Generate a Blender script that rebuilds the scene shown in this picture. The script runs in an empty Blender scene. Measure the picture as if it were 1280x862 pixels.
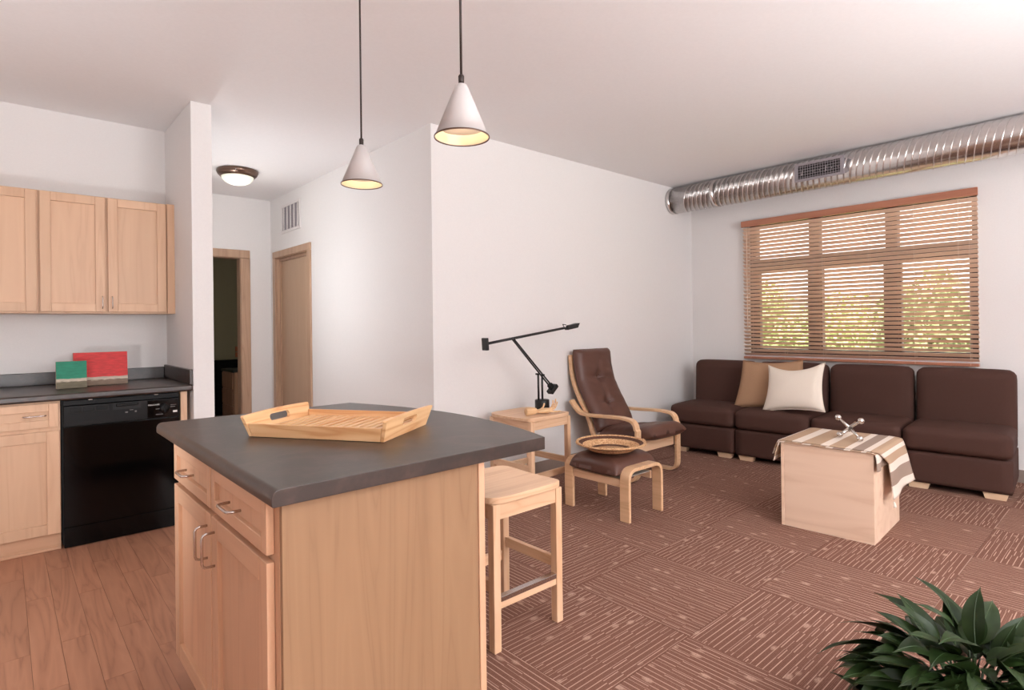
import bpy, bmesh, math, random
from mathutils import Vector, Matrix, Euler
random.seed(7)
PI = math.pi
sc = bpy.context.scene
COL = sc.collection

# ------------------------------------------------------------------ camera
# world: Z up, +X runs along the armchair wall towards the window, +Y into the hall
YAW, PITCH, ROLL = 0.844062142, 0.00150507569, 0.0118883751
FPX, EYE = 717.436178, 1.28
def cam_axes():
    fw = Vector((math.cos(YAW)*math.cos(PITCH), math.sin(YAW)*math.cos(PITCH), math.sin(PITCH)))
    r = fw.cross(Vector((0, 0, 1))).normalized()
    d = fw.cross(r)
    c, s = math.cos(ROLL), math.sin(ROLL)
    return c*r + s*d, -s*r + c*d, fw
cr, cd, cf = cam_axes()
cam = bpy.data.cameras.new('camera')
cam.sensor_width = 36.0
cam.sensor_fit = 'HORIZONTAL'
cam.lens = FPX*36.0/1280.0
cam.shift_y = -25.65/1280.0
cam.clip_start = 0.05
cam.clip_end = 300
camo = bpy.data.objects.new('camera', cam)
COL.objects.link(camo)
m3 = Matrix((cr, -cd, -cf)).transposed()
camo.matrix_world = Matrix.Translation((0, 0, EYE)) @ m3.to_4x4()
sc.camera = camo

# ------------------------------------------------------------------ view, sky, lights
sc.view_settings.view_transform = 'Standard'
sc.view_settings.look = 'None'
sc.view_settings.gamma = 1.0
sc.view_settings.exposure = 0.04
sc.view_settings.use_curve_mapping = False

def lin(c):
    return tuple((v/12.92 if v <= .04045 else ((v+.055)/1.055)**2.4) for v in (x/255 for x in c))

world = bpy.data.worlds.new('overcast_sky')
sc.world = world
world.use_nodes = True
bg = world.node_tree.nodes['Background']
bg.inputs[0].default_value = (1.0, 0.985, 0.96, 1)
bg.inputs[1].default_value = 3.2

def lamp(name, kind, loc, energy, color, **kw):
    l = bpy.data.lights.new(name, kind)
    l.energy = energy
    l.color = color
    for k, v in kw.items():
        setattr(l, k, v)
    o = bpy.data.objects.new(name, l)
    o.location = loc
    COL.objects.link(o)
    return o
sun = lamp('sun', 'SUN', (0, 0, 20), 13.0, (1.0, 0.97, 0.93), angle=0.02)
sun.rotation_euler = Vector((0.72, 0.25, -0.66)).to_track_quat('-Z', 'Y').to_euler()
# the photographer's flashes: one by the camera, one behind it to the right, one low in the kitchen, one bounced off the ceiling behind; the side light and the other bounces are added fill
STROBE = (0.955, 1.0, 1.035)
lamp('camera_flash', 'POINT', (-0.25, -1.3, 1.55), 24.0, STROBE, shadow_soft_size=0.16)
lamp('umbrella_flash', 'POINT', (0.60, -1.80, 1.60), 42.0, STROBE, shadow_soft_size=0.13)
lamp('side_fill', 'POINT', (1.90, -2.60, 1.75), 100.0, STROBE, shadow_soft_size=0.25)  # unseen fill added to brighten the window wall, sofa and table
k = lamp('kitchen_flash', 'SPOT', (-0.42, 1.90, 0.86), 42.0, STROBE, spot_size=2.5, spot_blend=0.8, shadow_soft_size=0.04)
k.rotation_euler = Vector((0.28, 1.0, 0.20)).to_track_quat('-Z', 'Y').to_euler()
lamp('hall_flash', 'POINT', (1.17, 5.15, 1.65), 20.0, STROBE, shadow_soft_size=0.12)
for nm, p, e in (('bounce_fill', (2.5, -2.3, 1.2), 800.0), ('bounce_fill', (0.3, -1.7, 1.2), 170.0), ('bounce_fill', (-1.2, 2.5, 1.2), 50.0)):  # living-room and kitchen spots are unseen, added to fill off the ceiling
    b = lamp(nm, 'SPOT', p, e, STROBE, spot_size=2.6, spot_blend=1.0, shadow_soft_size=0.25)
    b.rotation_euler = Vector((0.15, 0.35, 1.0)).to_track_quat('-Z', 'Y').to_euler()

# ------------------------------------------------------------------ materials
MATS = {}
def newmat(name):
    m = bpy.data.materials.new(name)
    m.use_nodes = True
    MATS[name] = m
    nt = m.node_tree
    return m, nt, nt.nodes['Principled BSDF']
def N(nt, t, **kw):
    n = nt.nodes.new(t)
    for k, v in kw.items():
        if k.startswith('i_'):
            n.inputs[k[2:]].default_value = v
        else:
            setattr(n, k, v)
    return n
def ramp(nt, fac, stops):
    r = nt.nodes.new('ShaderNodeValToRGB')
    el = r.color_ramp.elements
    el[0].position, el[0].color = stops[0][0], (*stops[0][1], 1)
    el[1].position, el[1].color = stops[-1][0], (*stops[-1][1], 1)
    for p, c in stops[1:-1]:
        e = el.new(p)
        e.color = (*c, 1)
    nt.links.new(fac, r.inputs[0])
    return r.outputs[0]
def bump(nt, b, height, strength, dist=0.002):
    n = N(nt, 'ShaderNodeBump')
    n.inputs['Strength'].default_value = strength
    n.inputs['Distance'].default_value = dist
    nt.links.new(height, n.inputs['Height'])
    nt.links.new(n.outputs[0], b.inputs['Normal'])
def coords(nt, scale, shuffle=True, kind='Object'):
    tc = N(nt, 'ShaderNodeTexCoord')
    mp = N(nt, 'ShaderNodeMapping')
    mp.inputs['Scale'].default_value = scale
    nt.links.new(tc.outputs[kind], mp.inputs[0])
    if shuffle:
        oi = N(nt, 'ShaderNodeObjectInfo')
        ml = N(nt, 'ShaderNodeMath', operation='MULTIPLY')
        ml.inputs[1].default_value = 13.7
        nt.links.new(oi.outputs['Random'], ml.inputs[0])
        cb = N(nt, 'ShaderNodeCombineXYZ')
        for i in range(3):
            nt.links.new(ml.outputs[0], cb.inputs[i])
        nt.links.new(cb.outputs[0], mp.inputs['Location'])
    return mp.outputs[0]
def plain(name, c, rough=.5, metal=0, spec=.5, noise=0.0, nscale=40, bmp=0.0, coat=0, sheen=0):
    m, nt, b = newmat(name)
    b.inputs['Base Color'].default_value = (*lin(c), 1)
    b.inputs['Roughness'].default_value = rough
    b.inputs['Metallic'].default_value = metal
    b.inputs['Specular IOR Level'].default_value = spec
    b.inputs['Coat Weight'].default_value = coat
    b.inputs['Sheen Weight'].default_value = sheen
    v = coords(nt, (1, 1, 1))
    n = N(nt, 'ShaderNodeTexNoise')
    n.inputs['Scale'].default_value = nscale
    n.inputs['Detail'].default_value = 3
    nt.links.new(v, n.inputs['Vector'])
    if noise:
        c0 = tuple(x*(1-noise) for x in lin(c)); c1 = tuple(min(1, x*(1+noise)) for x in lin(c))
        nt.links.new(ramp(nt, n.outputs[0], [(.3, c0), (.7, c1)]), b.inputs['Base Color'])
    if bmp:
        bump(nt, b, n.outputs[0], bmp)
    return m
def wood(name, c0, c1, axis=2, scale=9, rough=.42, fine=.25, spec=.4, stretch=.07, cath=.6):
    """straight or cathedral grain running along a local axis"""
    m, nt, b = newmat(name)
    s = [scale]*3
    s[axis] = scale*stretch
    v = coords(nt, s)
    n1 = N(nt, 'ShaderNodeTexNoise')
    n1.inputs['Scale'].default_value = 1.0
    n1.inputs['Detail'].default_value = 2
    n1.inputs['Distortion'].default_value = cath
    nt.links.new(v, n1.inputs['Vector'])
    # rings of the noise field give the flame grain
    ml = N(nt, 'ShaderNodeMath', operation='MULTIPLY'); ml.inputs[1].default_value = 9
    fr = N(nt, 'ShaderNodeMath', operation='PINGPONG'); fr.inputs[1].default_value = 1.0
    nt.links.new(n1.outputs[0], ml.inputs[0]); nt.links.new(ml.outputs[0], fr.inputs[0])
    n2 = N(nt, 'ShaderNodeTexNoise')
    n2.inputs['Scale'].default_value = 9.0
    n2.inputs['Detail'].default_value = 4
    nt.links.new(v, n2.inputs['Vector'])
    mx = N(nt, 'ShaderNodeMix', data_type='FLOAT'); mx.inputs['Factor'].default_value = fine
    nt.links.new(fr.outputs[0], mx.inputs[2]); nt.links.new(n2.outputs[0], mx.inputs[3])
    mid = tuple((a*.35+q*.65) for a, q in zip(lin(c0), lin(c1)))
    col = ramp(nt, mx.outputs[0], [(.0, lin(c0)), (.3, mid), (.9, lin(c1))])
    oi = N(nt, 'ShaderNodeObjectInfo')
    hv = N(nt, 'ShaderNodeHueSaturation')
    mr = N(nt, 'ShaderNodeMapRange'); mr.inputs[3].default_value = .93; mr.inputs[4].default_value = 1.05
    nt.links.new(oi.outputs['Random'], mr.inputs[0]); nt.links.new(mr.outputs[0], hv.inputs['Value'])
    nt.links.new(col, hv.inputs['Color'])
    nt.links.new(hv.outputs[0], b.inputs['Base Color'])
    b.inputs['Roughness'].default_value = rough
    b.inputs['Specular IOR Level'].default_value = spec
    bump(nt, b, n2.outputs[0], .04, .001)
    return m
def glow(name, c, strength):
    m, nt, b = newmat(name)
    b.inputs['Base Color'].default_value = (*lin(c), 1)
    b.inputs['Emission Color'].default_value = (*lin(c), 1)
    b.inputs['Emission Strength'].default_value = strength
    return m

M = MATS
plain('wall_paint', (237, 233, 231), .75, spec=.2, noise=.012, nscale=90, bmp=.05)
plain('ceiling_paint', (244, 241, 241), .85, spec=.15, noise=.012, nscale=60, bmp=.05)
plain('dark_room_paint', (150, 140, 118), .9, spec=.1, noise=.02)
plain('baseboard_vinyl', (150, 132, 122), .6, noise=.03)
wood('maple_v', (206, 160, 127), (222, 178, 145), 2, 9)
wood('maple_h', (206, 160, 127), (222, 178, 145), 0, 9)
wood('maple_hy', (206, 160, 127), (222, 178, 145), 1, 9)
wood('maple_panel_shaded', (146, 112, 84), (164, 129, 98), 2, 11, stretch=.05, cath=1.5, fine=.35)  # island's maple, darkened: the dim light there is put into the colour
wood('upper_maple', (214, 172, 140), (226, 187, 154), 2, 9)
wood('beech_x', (214, 166, 128), (236, 196, 160), 0, 14, rough=.4)
wood('beech_y', (214, 166, 128), (236, 196, 160), 1, 14, rough=.4)
wood('beech_z', (214, 166, 128), (236, 196, 160), 2, 14, rough=.4)
wood('birch_bent', (212, 166, 124), (234, 192, 152), 1, 12, rough=.35)
wood('pine_x', (214, 150, 98), (242, 196, 146), 0, 16, rough=.4, fine=.1)
wood('pine_y', (214, 150, 98), (242, 196, 146), 1, 16, rough=.4, fine=.1)
wood('casing_wood', (168, 134, 110), (192, 158, 132), 2, 10)
wood('door_wood', (190, 156, 128), (206, 174, 146), 2, 12, fine=.6)
wood('cube_birch', (232, 196, 168), (244, 212, 186), 1, 6, rough=.45, fine=.15)
wood('blind_wood', (224, 190, 165), (238, 206, 182), 1, 10, rough=.45)
wood('valance_wood', (168, 108, 84), (184, 124, 98), 1, 8, rough=.35)
wood('foot_wood', (226, 190, 156), (238, 206, 172), 1, 12)
wood('mannequin_wood', (226, 176, 126), (244, 204, 158), 0, 20)
wood('dresser_wood', (120, 86, 66), (146, 106, 82), 2, 9)
plain('steel_wire', (200, 190, 184), .25, 1)
plain('black_gloss', (4, 4, 5), .1, spec=.25)
plain('black_panel', (8, 7, 8), .42, spec=.25)
plain('black_metal', (16, 14, 14), .4, spec=.5)
plain('black_void', (3, 3, 3), .6)
plain('white_mark', (225, 222, 218), .5)
plain('grey_mark', (110, 106, 104), .5)
plain('chrome', (215, 210, 205), .12, 1)
plain('galvanized', (226, 222, 220), .24, 1, noise=.06, nscale=30, bmp=.02)
plain('register_paint', (150, 142, 146), .5)
plain('white_paint', (232, 226, 224), .5)
plain('grille_grey', (168, 160, 164), .6)
plain('shade_white', (196, 190, 188), .35, spec=.4)
plain('shade_inner', (250, 232, 206), .3, .5)
plain('cord_black', (44, 30, 26), .5)
plain('bronze', (120, 98, 86), .3, 1)
plain('frame_brown', (50, 24, 19), .45)
plain('cord_white', (226, 206, 190), .7)
plain('sofa_fabric', (78, 53, 46), .8, spec=.2, noise=.10, nscale=350, bmp=.15)
plain('leather', (94, 62, 52), .42, spec=.45, noise=.06, nscale=120, bmp=.12)
plain('pillow_tan', (176, 138, 108), .8, spec=.2, noise=.05, nscale=300, bmp=.1)
plain('pillow_cream', (244, 231, 216), .8, spec=.2, noise=.03, nscale=300, bmp=.1)
plain('canvas_edge', (182, 160, 140), .8)
plain('basket_dark', (92, 56, 38), .8, noise=.35, nscale=120, bmp=.4)
plain('pot_clay', (96, 78, 70), .7, noise=.1)
plain('soil', (40, 28, 22), .95, noise=.3, nscale=60, bmp=.5)
plain('stem_green', (48, 64, 34), .5)
plain('bark', (92, 74, 58), .9, noise=.2, nscale=12, bmp=.5)
plain('lawn', (140, 150, 84), .95, noise=.2, nscale=3)
plain('render_white', (236, 232, 226), .8, noise=.02)
plain('brick_orange', (214, 150, 116), .85, noise=.06)
plain('roof_grey', (120, 112, 108), .85, noise=.05)
plain('sub_dark', (60, 42, 34), .9, noise=.1)
plain('bed_black', (5, 5, 6), .8, spec=.1)
plain('orange_print', (190, 110, 78), .7)
plain('strap_webbing', (196, 182, 170), .8)
glow('bulb_glow', (255, 232, 196), 30.0)
glow('dome_glow', (244, 243, 226), 0.42)

def laminate():
    m, nt, b = newmat('counter_laminate')
    v = coords(nt, (1, 1, 1), False)
    n = N(nt, 'ShaderNodeTexNoise'); n.inputs['Scale'].default_value = 6; n.inputs['Detail'].default_value = 6; n.inputs['Distortion'].default_value = 1.6
    nt.links.new(v, n.inputs['Vector'])
    n2 = N(nt, 'ShaderNodeTexNoise'); n2.inputs['Scale'].default_value = 60; n2.inputs['Detail'].default_value = 4
    nt.links.new(v, n2.inputs['Vector'])
    mx = N(nt, 'ShaderNodeMix', data_type='FLOAT'); mx.inputs['Factor'].default_value = .3
    nt.links.new(n.outputs[0], mx.inputs[2]); nt.links.new(n2.outputs[0], mx.inputs[3])
    nt.links.new(ramp(nt, mx.outputs[0], [(.3, lin((35, 26, 22))), (.5, lin((47, 35, 30))), (.72, lin((72, 55, 48)))]), b.inputs['Base Color'])
    b.inputs['Roughness'].default_value = .36
    b.inputs['Specular IOR Level'].default_value = .9
    bump(nt, b, n2.outputs[0], .05, .001)
laminate()

def glass():
    m, nt, b = newmat('window_glass')
    nt.nodes.remove(b)
    tr = N(nt, 'ShaderNodeBsdfTransparent'); gl = N(nt, 'ShaderNodeBsdfGlossy'); gl.inputs['Roughness'].default_value = .02
    fr = N(nt, 'ShaderNodeFresnel'); fr.inputs[0].default_value = 1.3
    mx = N(nt, 'ShaderNodeMixShader')
    nt.links.new(fr.outputs[0], mx.inputs[0]); nt.links.new(tr.outputs[0], mx.inputs[1]); nt.links.new(gl.outputs[0], mx.inputs[2])
    nt.links.new(mx.outputs[0], nt.nodes['Material Output'].inputs[0])
glass()

def carpet():
    m, nt, b = newmat('carpet_loop')
    v0 = coords(nt, (1, 1, 1), True)
    # wobble the lines a little
    nz = N(nt, 'ShaderNodeTexNoise'); nz.inputs['Scale'].default_value = 14; nz.inputs['Detail'].default_value = 2
    mp = N(nt, 'ShaderNodeMapping'); mp.inputs['Scale'].default_value = (1, .35, 1)
    nt.links.new(v0, mp.inputs[0]); nt.links.new(mp.outputs[0], nz.inputs['Vector'])
    sp = N(nt, 'ShaderNodeSeparateXYZ'); nt.links.new(v0, sp.inputs[0])
    def mth(op, a, c=None):
        n = N(nt, 'ShaderNodeMath', operation=op)
        for i, q in enumerate((a, c)):
            if q is None: continue
            if isinstance(q, (int, float)): n.inputs[i].default_value = q
            else: nt.links.new(q, n.inputs[i])
        return n.outputs[0]
    # snap the wobble so that lines jump sideways in short steps
    seg = mth('SNAP', mth('MULTIPLY', sp.outputs[1], 1.0), .085)
    cbn = N(nt, 'ShaderNodeCombineXYZ')
    nt.links.new(mth('SNAP', sp.outputs[0], .0245), cbn.inputs[0]); nt.links.new(seg, cbn.inputs[1])
    wn = N(nt, 'ShaderNodeTexWhiteNoise', noise_dimensions='2D'); nt.links.new(cbn.outputs[0], wn.inputs['Vector'])
    jog = mth('MULTIPLY', mth('GREATER_THAN', wn.outputs[0], .72), .0085)
    x = mth('ADD', sp.outputs[0], jog)
    fr = mth('PINGPONG', mth('MULTIPLY', x, 1/.0245), .5)          # 0..0.5
    line = N(nt, 'ShaderNodeMapRange'); line.inputs[1].default_value = .045; line.inputs[2].default_value = .10
    line.inputs[3].default_value = 1; line.inputs[4].default_value = 0
    nt.links.new(fr, line.inputs[0])
    # light knots scattered over the lines
    vo = N(nt, 'ShaderNodeTexVoronoi'); vo.inputs['Scale'].default_value = 13
    mp2 = N(nt, 'ShaderNodeMapping'); mp2.inputs['Scale'].default_value = (1, .55, 1)
    nt.links.new(v0, mp2.inputs[0]); nt.links.new(mp2.outputs[0], vo.inputs['Vector'])
    kn = N(nt, 'ShaderNodeMapRange'); kn.inputs[1].default_value = .10; kn.inputs[2].default_value = .20
    kn.inputs[3].default_value = .7; kn.inputs[4].default_value = 0
    nt.links.new(vo.outputs['Distance'], kn.inputs[0])
    wv = N(nt, 'ShaderNodeTexNoise'); wv.inputs['Scale'].default_value = 170; wv.inputs['Detail'].default_value = 2
    nt.links.new(v0, wv.inputs['Vector'])
    knm = mth('MULTIPLY', kn.outputs[0], mth('MULTIPLY', wv.outputs[0], 1.6))
    mask = mth('MAXIMUM', mth('MULTIPLY', line.outputs[0], mth('ADD', .35, mth('MULTIPLY', nz.outputs[0], .95))), knm)
    rib = mth('PINGPONG', mth('MULTIPLY', sp.outputs[0], 1/.0055), .5)
    shade = mth('ADD', mth('MULTIPLY', wv.outputs[0], .55), mth('MULTIPLY', rib, .75))
    base = ramp(nt, shade, [(.2, lin((104, 70, 58))), (.75, lin((146, 106, 91)))])
    mix = N(nt, 'ShaderNodeMix', data_type='RGBA')
    nt.links.new(mask, mix.inputs['Factor'])
    nt.links.new(base, mix.inputs[6]); mix.inputs[7].default_value = (*lin((206, 170, 152)), 1)
    nt.links.new(mix.outputs[2], b.inputs['Base Color'])
    b.inputs['Roughness'].default_value = .95
    b.inputs['Specular IOR Level'].default_value = .1
    bump(nt, b, shade, .4, .003)
carpet()
wood('plank_oak', (148, 98, 75), (192, 138, 109), 1, 11, rough=.42, fine=.35, stretch=.09, cath=.9)

def stripes():
    m, nt, b = newmat('blanket_weave')
    tc = N(nt, 'ShaderNodeTexCoord')
    sp = N(nt, 'ShaderNodeSeparateXYZ'); nt.links.new(tc.outputs['UV'], sp.inputs[0])
    r = N(nt, 'ShaderNodeValToRGB'); r.color_ramp.interpolation = 'CONSTANT'
    W_, T_, G_ = lin((232, 216, 202)), lin((186, 156, 130)), lin((160, 138, 124))
    st = [(0, W_), (.06, T_), (.10, W_), (.13, T_), (.21, W_), (.27, T_), (.345, T_), (.38, W_), (.43, T_), (.52, W_), (.56, G_), (.625, W_), (.66, T_), (.715, W_), (.745, T_), (.80, W_), (.85, G_), (.935, W_)]
    el = r.color_ramp.elements
    el[0].position, el[0].color = 0, (*W_, 1); el[1].position, el[1].color = .935, (*W_, 1)
    for p, c in st[1:-1]:
        e = el.new(p); e.color = (*c, 1)
    nt.links.new(sp.outputs[0], r.inputs[0])
    n = N(nt, 'ShaderNodeTexNoise'); n.inputs['Scale'].default_value = 400
    nt.links.new(tc.outputs['Object'], n.inputs['Vector'])
    nt.links.new(r.outputs[0], b.inputs['Base Color'])
    b.inputs['Roughness'].default_value = .9; b.inputs['Specular IOR Level'].default_value = .15
    bump(nt, b, n.outputs[0], .3, .002)
stripes()

def paint_block(name, top, bottom, split):
    m, nt, b = newmat(name)
    tc = N(nt, 'ShaderNodeTexCoord')
    sp = N(nt, 'ShaderNodeSeparateXYZ'); nt.links.new(tc.outputs['Object'], sp.inputs[0])
    n = N(nt, 'ShaderNodeTexNoise'); n.inputs['Scale'].default_value = 22; n.inputs['Detail'].default_value = 6
    mp = N(nt, 'ShaderNodeMapping'); mp.inputs['Scale'].default_value = (1, 1, 4)
    nt.links.new(tc.outputs['Object'], mp.inputs[0]); nt.links.new(mp.outputs[0], n.inputs['Vector'])
    a = N(nt, 'ShaderNodeMath', operation='MULTIPLY_ADD'); a.inputs[1].default_value = .022; a.inputs[2].default_value = -.011
    nt.links.new(n.outputs[0], a.inputs[0])
    ad = N(nt, 'ShaderNodeMath', operation='ADD'); nt.links.new(sp.outputs[2], ad.inputs[0]); nt.links.new(a.outputs[0], ad.inputs[1])
    mr = N(nt, 'ShaderNodeMapRange'); mr.inputs[1].default_value = split-.1; mr.inputs[2].default_value = split+.1
    nt.links.new(ad.outputs[0], mr.inputs[0])
    d = tuple(x*.75 for x in lin(top))
    stp = ramp(nt, mr.outputs[0], [(.0, lin(bottom)), (.44, lin(bottom)), (.47, lin((214, 196, 176))), (.53, lin((214, 196, 176))), (.56, lin(top)), (1, lin(top))])
    mx = N(nt, 'ShaderNodeMix', data_type='RGBA', blend_type='MULTIPLY'); mx.inputs['Factor'].default_value = .5
    nt.links.new(stp, mx.inputs[6])
    nt.links.new(ramp(nt, n.outputs[0], [(.3, (.45, .45, .45)), (.65, (1, 1, 1))]), mx.inputs[7])
    nt.links.new(mx.outputs[2], b.inputs['Base Color'])
    b.inputs['Roughness'].default_value = .6
    bump(nt, b, n.outputs[0], .3, .002)
paint_block('red_paint', (222, 58, 58), (140, 116, 96), .045)
paint_block('green_paint', (28, 140, 108), (118, 108, 84), .052)

def weave(name, c0, c1):
    m, nt, b = newmat(name)
    tc = N(nt, 'ShaderNodeTexCoord')
    n = N(nt, 'ShaderNodeTexNoise'); n.inputs['Scale'].default_value = 90; n.inputs['Detail'].default_value = 3
    nt.links.new(tc.outputs['Object'], n.inputs['Vector'])
    nt.links.new(ramp(nt, n.outputs[0], [(.3, lin(c0)), (.65, lin(c1))]), b.inputs['Base Color'])
    b.inputs['Roughness'].default_value = .8
    bump(nt, b, n.outputs[0], .5, .004)
weave('basket_straw', (176, 120, 76), (232, 190, 144))

def leafmat(name, c0, c1, rough, trans=0.0, nscale=9, spec=.5):
    m, nt, b = newmat(name)
    v = coords(nt, (1, 1, 1))
    n = N(nt, 'ShaderNodeTexNoise'); n.inputs['Scale'].default_value = nscale; n.inputs['Detail'].default_value = 3
    nt.links.new(v, n.inputs['Vector'])
    nt.links.new(ramp(nt, n.outputs[0], [(.3, lin(c0)), (.7, lin(c1))]), b.inputs['Base Color'])
    b.inputs['Roughness'].default_value = rough
    b.inputs['Specular IOR Level'].default_value = spec
    b.inputs['Subsurface Weight'].default_value = trans
    b.inputs['Subsurface Radius'].default_value = (.02, .03, .01)
leafmat('lily_leaf', (24, 38, 16), (46, 64, 28), .42, spec=.25)
leafmat('lily_rib', (44, 64, 32), (62, 84, 46), .4)
leafmat('tree_leaf', (150, 170, 104), (212, 220, 164), .7, nscale=2)
leafmat('tree_leaf_dark', (112, 130, 82), (178, 190, 134), .7, nscale=2)
# ------------------------------------------------------------------ geometry helpers
class MB:
    """collects shapes; build() links them as ONE mesh object"""
    def __init__(s):
        s.v = []; s.f = []; s.uv = None
    def add(s, vs, fs):
        o = len(s.v)
        s.v += [tuple(p) for p in vs]
        s.f += [tuple(i+o for i in q) for q in fs]
        return s
    def box(s, x0, x1, y0, y1, z0, z1):
        return s.add([(x0, y0, z0), (x1, y0, z0), (x1, y1, z0), (x0, y1, z0), (x0, y0, z1), (x1, y0, z1), (x1, y1, z1), (x0, y1, z1)],
                     [(0, 3, 2, 1), (4, 5, 6, 7), (0, 1, 5, 4), (1, 2, 6, 5), (2, 3, 7, 6), (3, 0, 4, 7)])
    def hexa(s, pts):
        return s.add(pts, [(0, 3, 2, 1), (4, 5, 6, 7), (0, 1, 5, 4), (1, 2, 6, 5), (2, 3, 7, 6), (3, 0, 4, 7)])
    def prism(s, poly, z0, z1):
        n = len(poly)
        vs = [(x, y, z0) for x, y in poly]+[(x, y, z1) for x, y in poly]
        return s.add(vs, [tuple(range(n-1, -1, -1)), tuple(range(n, 2*n))]+[(i, (i+1) % n, n+(i+1) % n, n+i) for i in range(n)])
    def loft(s, rings, cap=True, closed=True):
        n = len(rings[0]); vs = [p for r in rings for p in r]; fs = []
        for k in range(len(rings)-1):
            for i in range(n if closed else n-1):
                j = (i+1) % n
                fs.append((k*n+i, k*n+j, (k+1)*n+j, (k+1)*n+i))
        if cap:
            fs.append(tuple(range(n-1, -1, -1))); fs.append(tuple(range((len(rings)-1)*n, len(rings)*n)))
        return s.add(vs, fs)
    def lathe(s, prof, n=32, c=(0, 0, 0), cap=True):
        rings = [[(c[0]+r*math.cos(2*PI*i/n), c[1]+r*math.sin(2*PI*i/n), c[2]+z) for i in range(n)] for r, z in prof]
        return s.loft(rings, cap)
    def tube(s, path, r, n=8, cap=True):
        P = [Vector(p) for p in path]
        rings = []
        up = None
        for i, p in enumerate(P):
            t = (P[min(i+1, len(P)-1)]-P[max(i-1, 0)]).normalized()
            if up is None:
                up = Vector((0, 0, 1)) if abs(t.z) < .9 else Vector((1, 0, 0))
            a = (up-t*up.dot(t)).normalized(); up = a
            bb = t.cross(a)
            rr = r[i] if isinstance(r, (list, tuple)) else r
            rings.append([p+(a*math.cos(2*PI*k/n)+bb*math.sin(2*PI*k/n))*rr for k in range(n)])
        return s.loft(rings, cap)
    def ball(s, c, r, n=14, sq=(1, 1, 1)):
        rings = []
        m = n//2
        for j in range(1, m):
            a = PI*j/m
            rings.append([(c[0]+sq[0]*r*math.sin(a)*math.cos(2*PI*i/n), c[1]+sq[1]*r*math.sin(a)*math.sin(2*PI*i/n), c[2]-sq[2]*r*math.cos(a)) for i in range(n)])
        return s.loft(rings, True)
    def ribbon(s, path, t, a0, a1, plane='yz'):
        """bent lamella: 2D path, thickness t, extruded from a0 to a1 along the third axis"""
        n = len(path); L = []; Rr = []
        for i, p in enumerate(path):
            q0 = path[max(i-1, 0)]; q1 = path[min(i+1, n-1)]
            d = Vector((q1[0]-q0[0], q1[1]-q0[1])).normalized(); nr = Vector((-d.y, d.x))
            L.append((p[0]+nr.x*t/2, p[1]+nr.y*t/2)); Rr.append((p[0]-nr.x*t/2, p[1]-nr.y*t/2))
        mk = (lambda a, p: (a, p[0], p[1])) if plane == 'yz' else (lambda a, p: (p[0], a, p[1]))
        rings = [[mk(a0, L[i]), mk(a1, L[i]), mk(a1, Rr[i]), mk(a0, Rr[i])] for i in range(n)]
        return s.loft(rings, True)
    def build(s, name, mat, parent=None, bevel=0, seg=2, smooth=False, subd=0, auto=None):
        me = bpy.data.meshes.new(name)
        me.from_pydata(s.v, [], s.f)
        me.update()
        bm = bmesh.new(); bm.from_mesh(me)
        bmesh.ops.recalc_face_normals(bm, faces=bm.faces)
        bm.to_mesh(me); bm.free()
        return link(name, me, mat, parent, bevel, seg, smooth, subd)
def link(name, me, mat, parent=None, bevel=0, seg=2, smooth=False, subd=0):
    if mat is not None:
        me.materials.append(M[mat] if isinstance(mat, str) else mat)
    o = bpy.data.objects.new(name, me)
    COL.objects.link(o)
    if parent is not None:
        o.parent = parent
    if smooth or bevel:
        for p in me.polygons:
            p.use_smooth = True
    if bevel:
        md = o.modifiers.new('bevel', 'BEVEL'); md.width = bevel; md.segments = seg; md.limit_method = 'ANGLE'; md.angle_limit = .6
        md.harden_normals = True
    if subd:
        md = o.modifiers.new('sub', 'SUBSURF'); md.levels = subd; md.render_levels = subd
    return o
def bx(name, mat, parent, x0, x1, y0, y1, z0, z1, bevel=0.002, seg=2):
    return MB().box(x0, x1, y0, y1, z0, z1).build(name, mat, parent, bevel, seg)
def tag(o, label, cat, group=None):
    o['label'] = label; o['category'] = cat
    if group: o['group'] = group
    return o
def thing(name, label, cat, loc=(0, 0, 0), rz=0, group=None):
    o = bpy.data.objects.new(name, None)
    o.empty_display_size = .1
    COL.objects.link(o)
    o.location = loc; o.rotation_euler = (0, 0, rz)
    return tag(o, label, cat, group)
def struct(o, label=None):
    o['kind'] = 'structure'
    if label: o['label'] = label
    return o
def fillet(pts, r, n=6):
    """round the corners of a 2D polyline"""
    out = [tuple(pts[0])]
    for i in range(1, len(pts)-1):
        p0, p1, p2 = Vector(pts[i-1]), Vector(pts[i]), Vector(pts[i+1])
        rr = r[i] if isinstance(r, (list, tuple)) else r
        a = (p0-p1).normalized(); c = (p2-p1).normalized()
        ang = a.angle(c)
        d = min(rr/math.tan(ang/2), (p0-p1).length*.49, (p2-p1).length*.49)
        s, e = p1+a*d, p1+c*d
        for k in range(n+1):
            t = k/n
            q = s*(1-t)**2+p1*2*t*(1-t)+e*t*t
            out.append(tuple(q))
    out.append(tuple(pts[-1]))
    return out
def smoothpath(pts, n=6):
    """Catmull-Rom"""
    P = [Vector(p) for p in pts]; out = []
    for i in range(len(P)-1):
        p0 = P[max(i-1, 0)]; p1 = P[i]; p2 = P[i+1]; p3 = P[min(i+2, len(P)-1)]
        for k in range(n):
            t = k/n
            out.append(tuple(.5*((2*p1)+(p2-p0)*t+(2*p0-5*p1+4*p2-p3)*t*t+(3*p1-p0-3*p2+p3)*t**3)))
    out.append(tuple(P[-1]))
    return out

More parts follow.
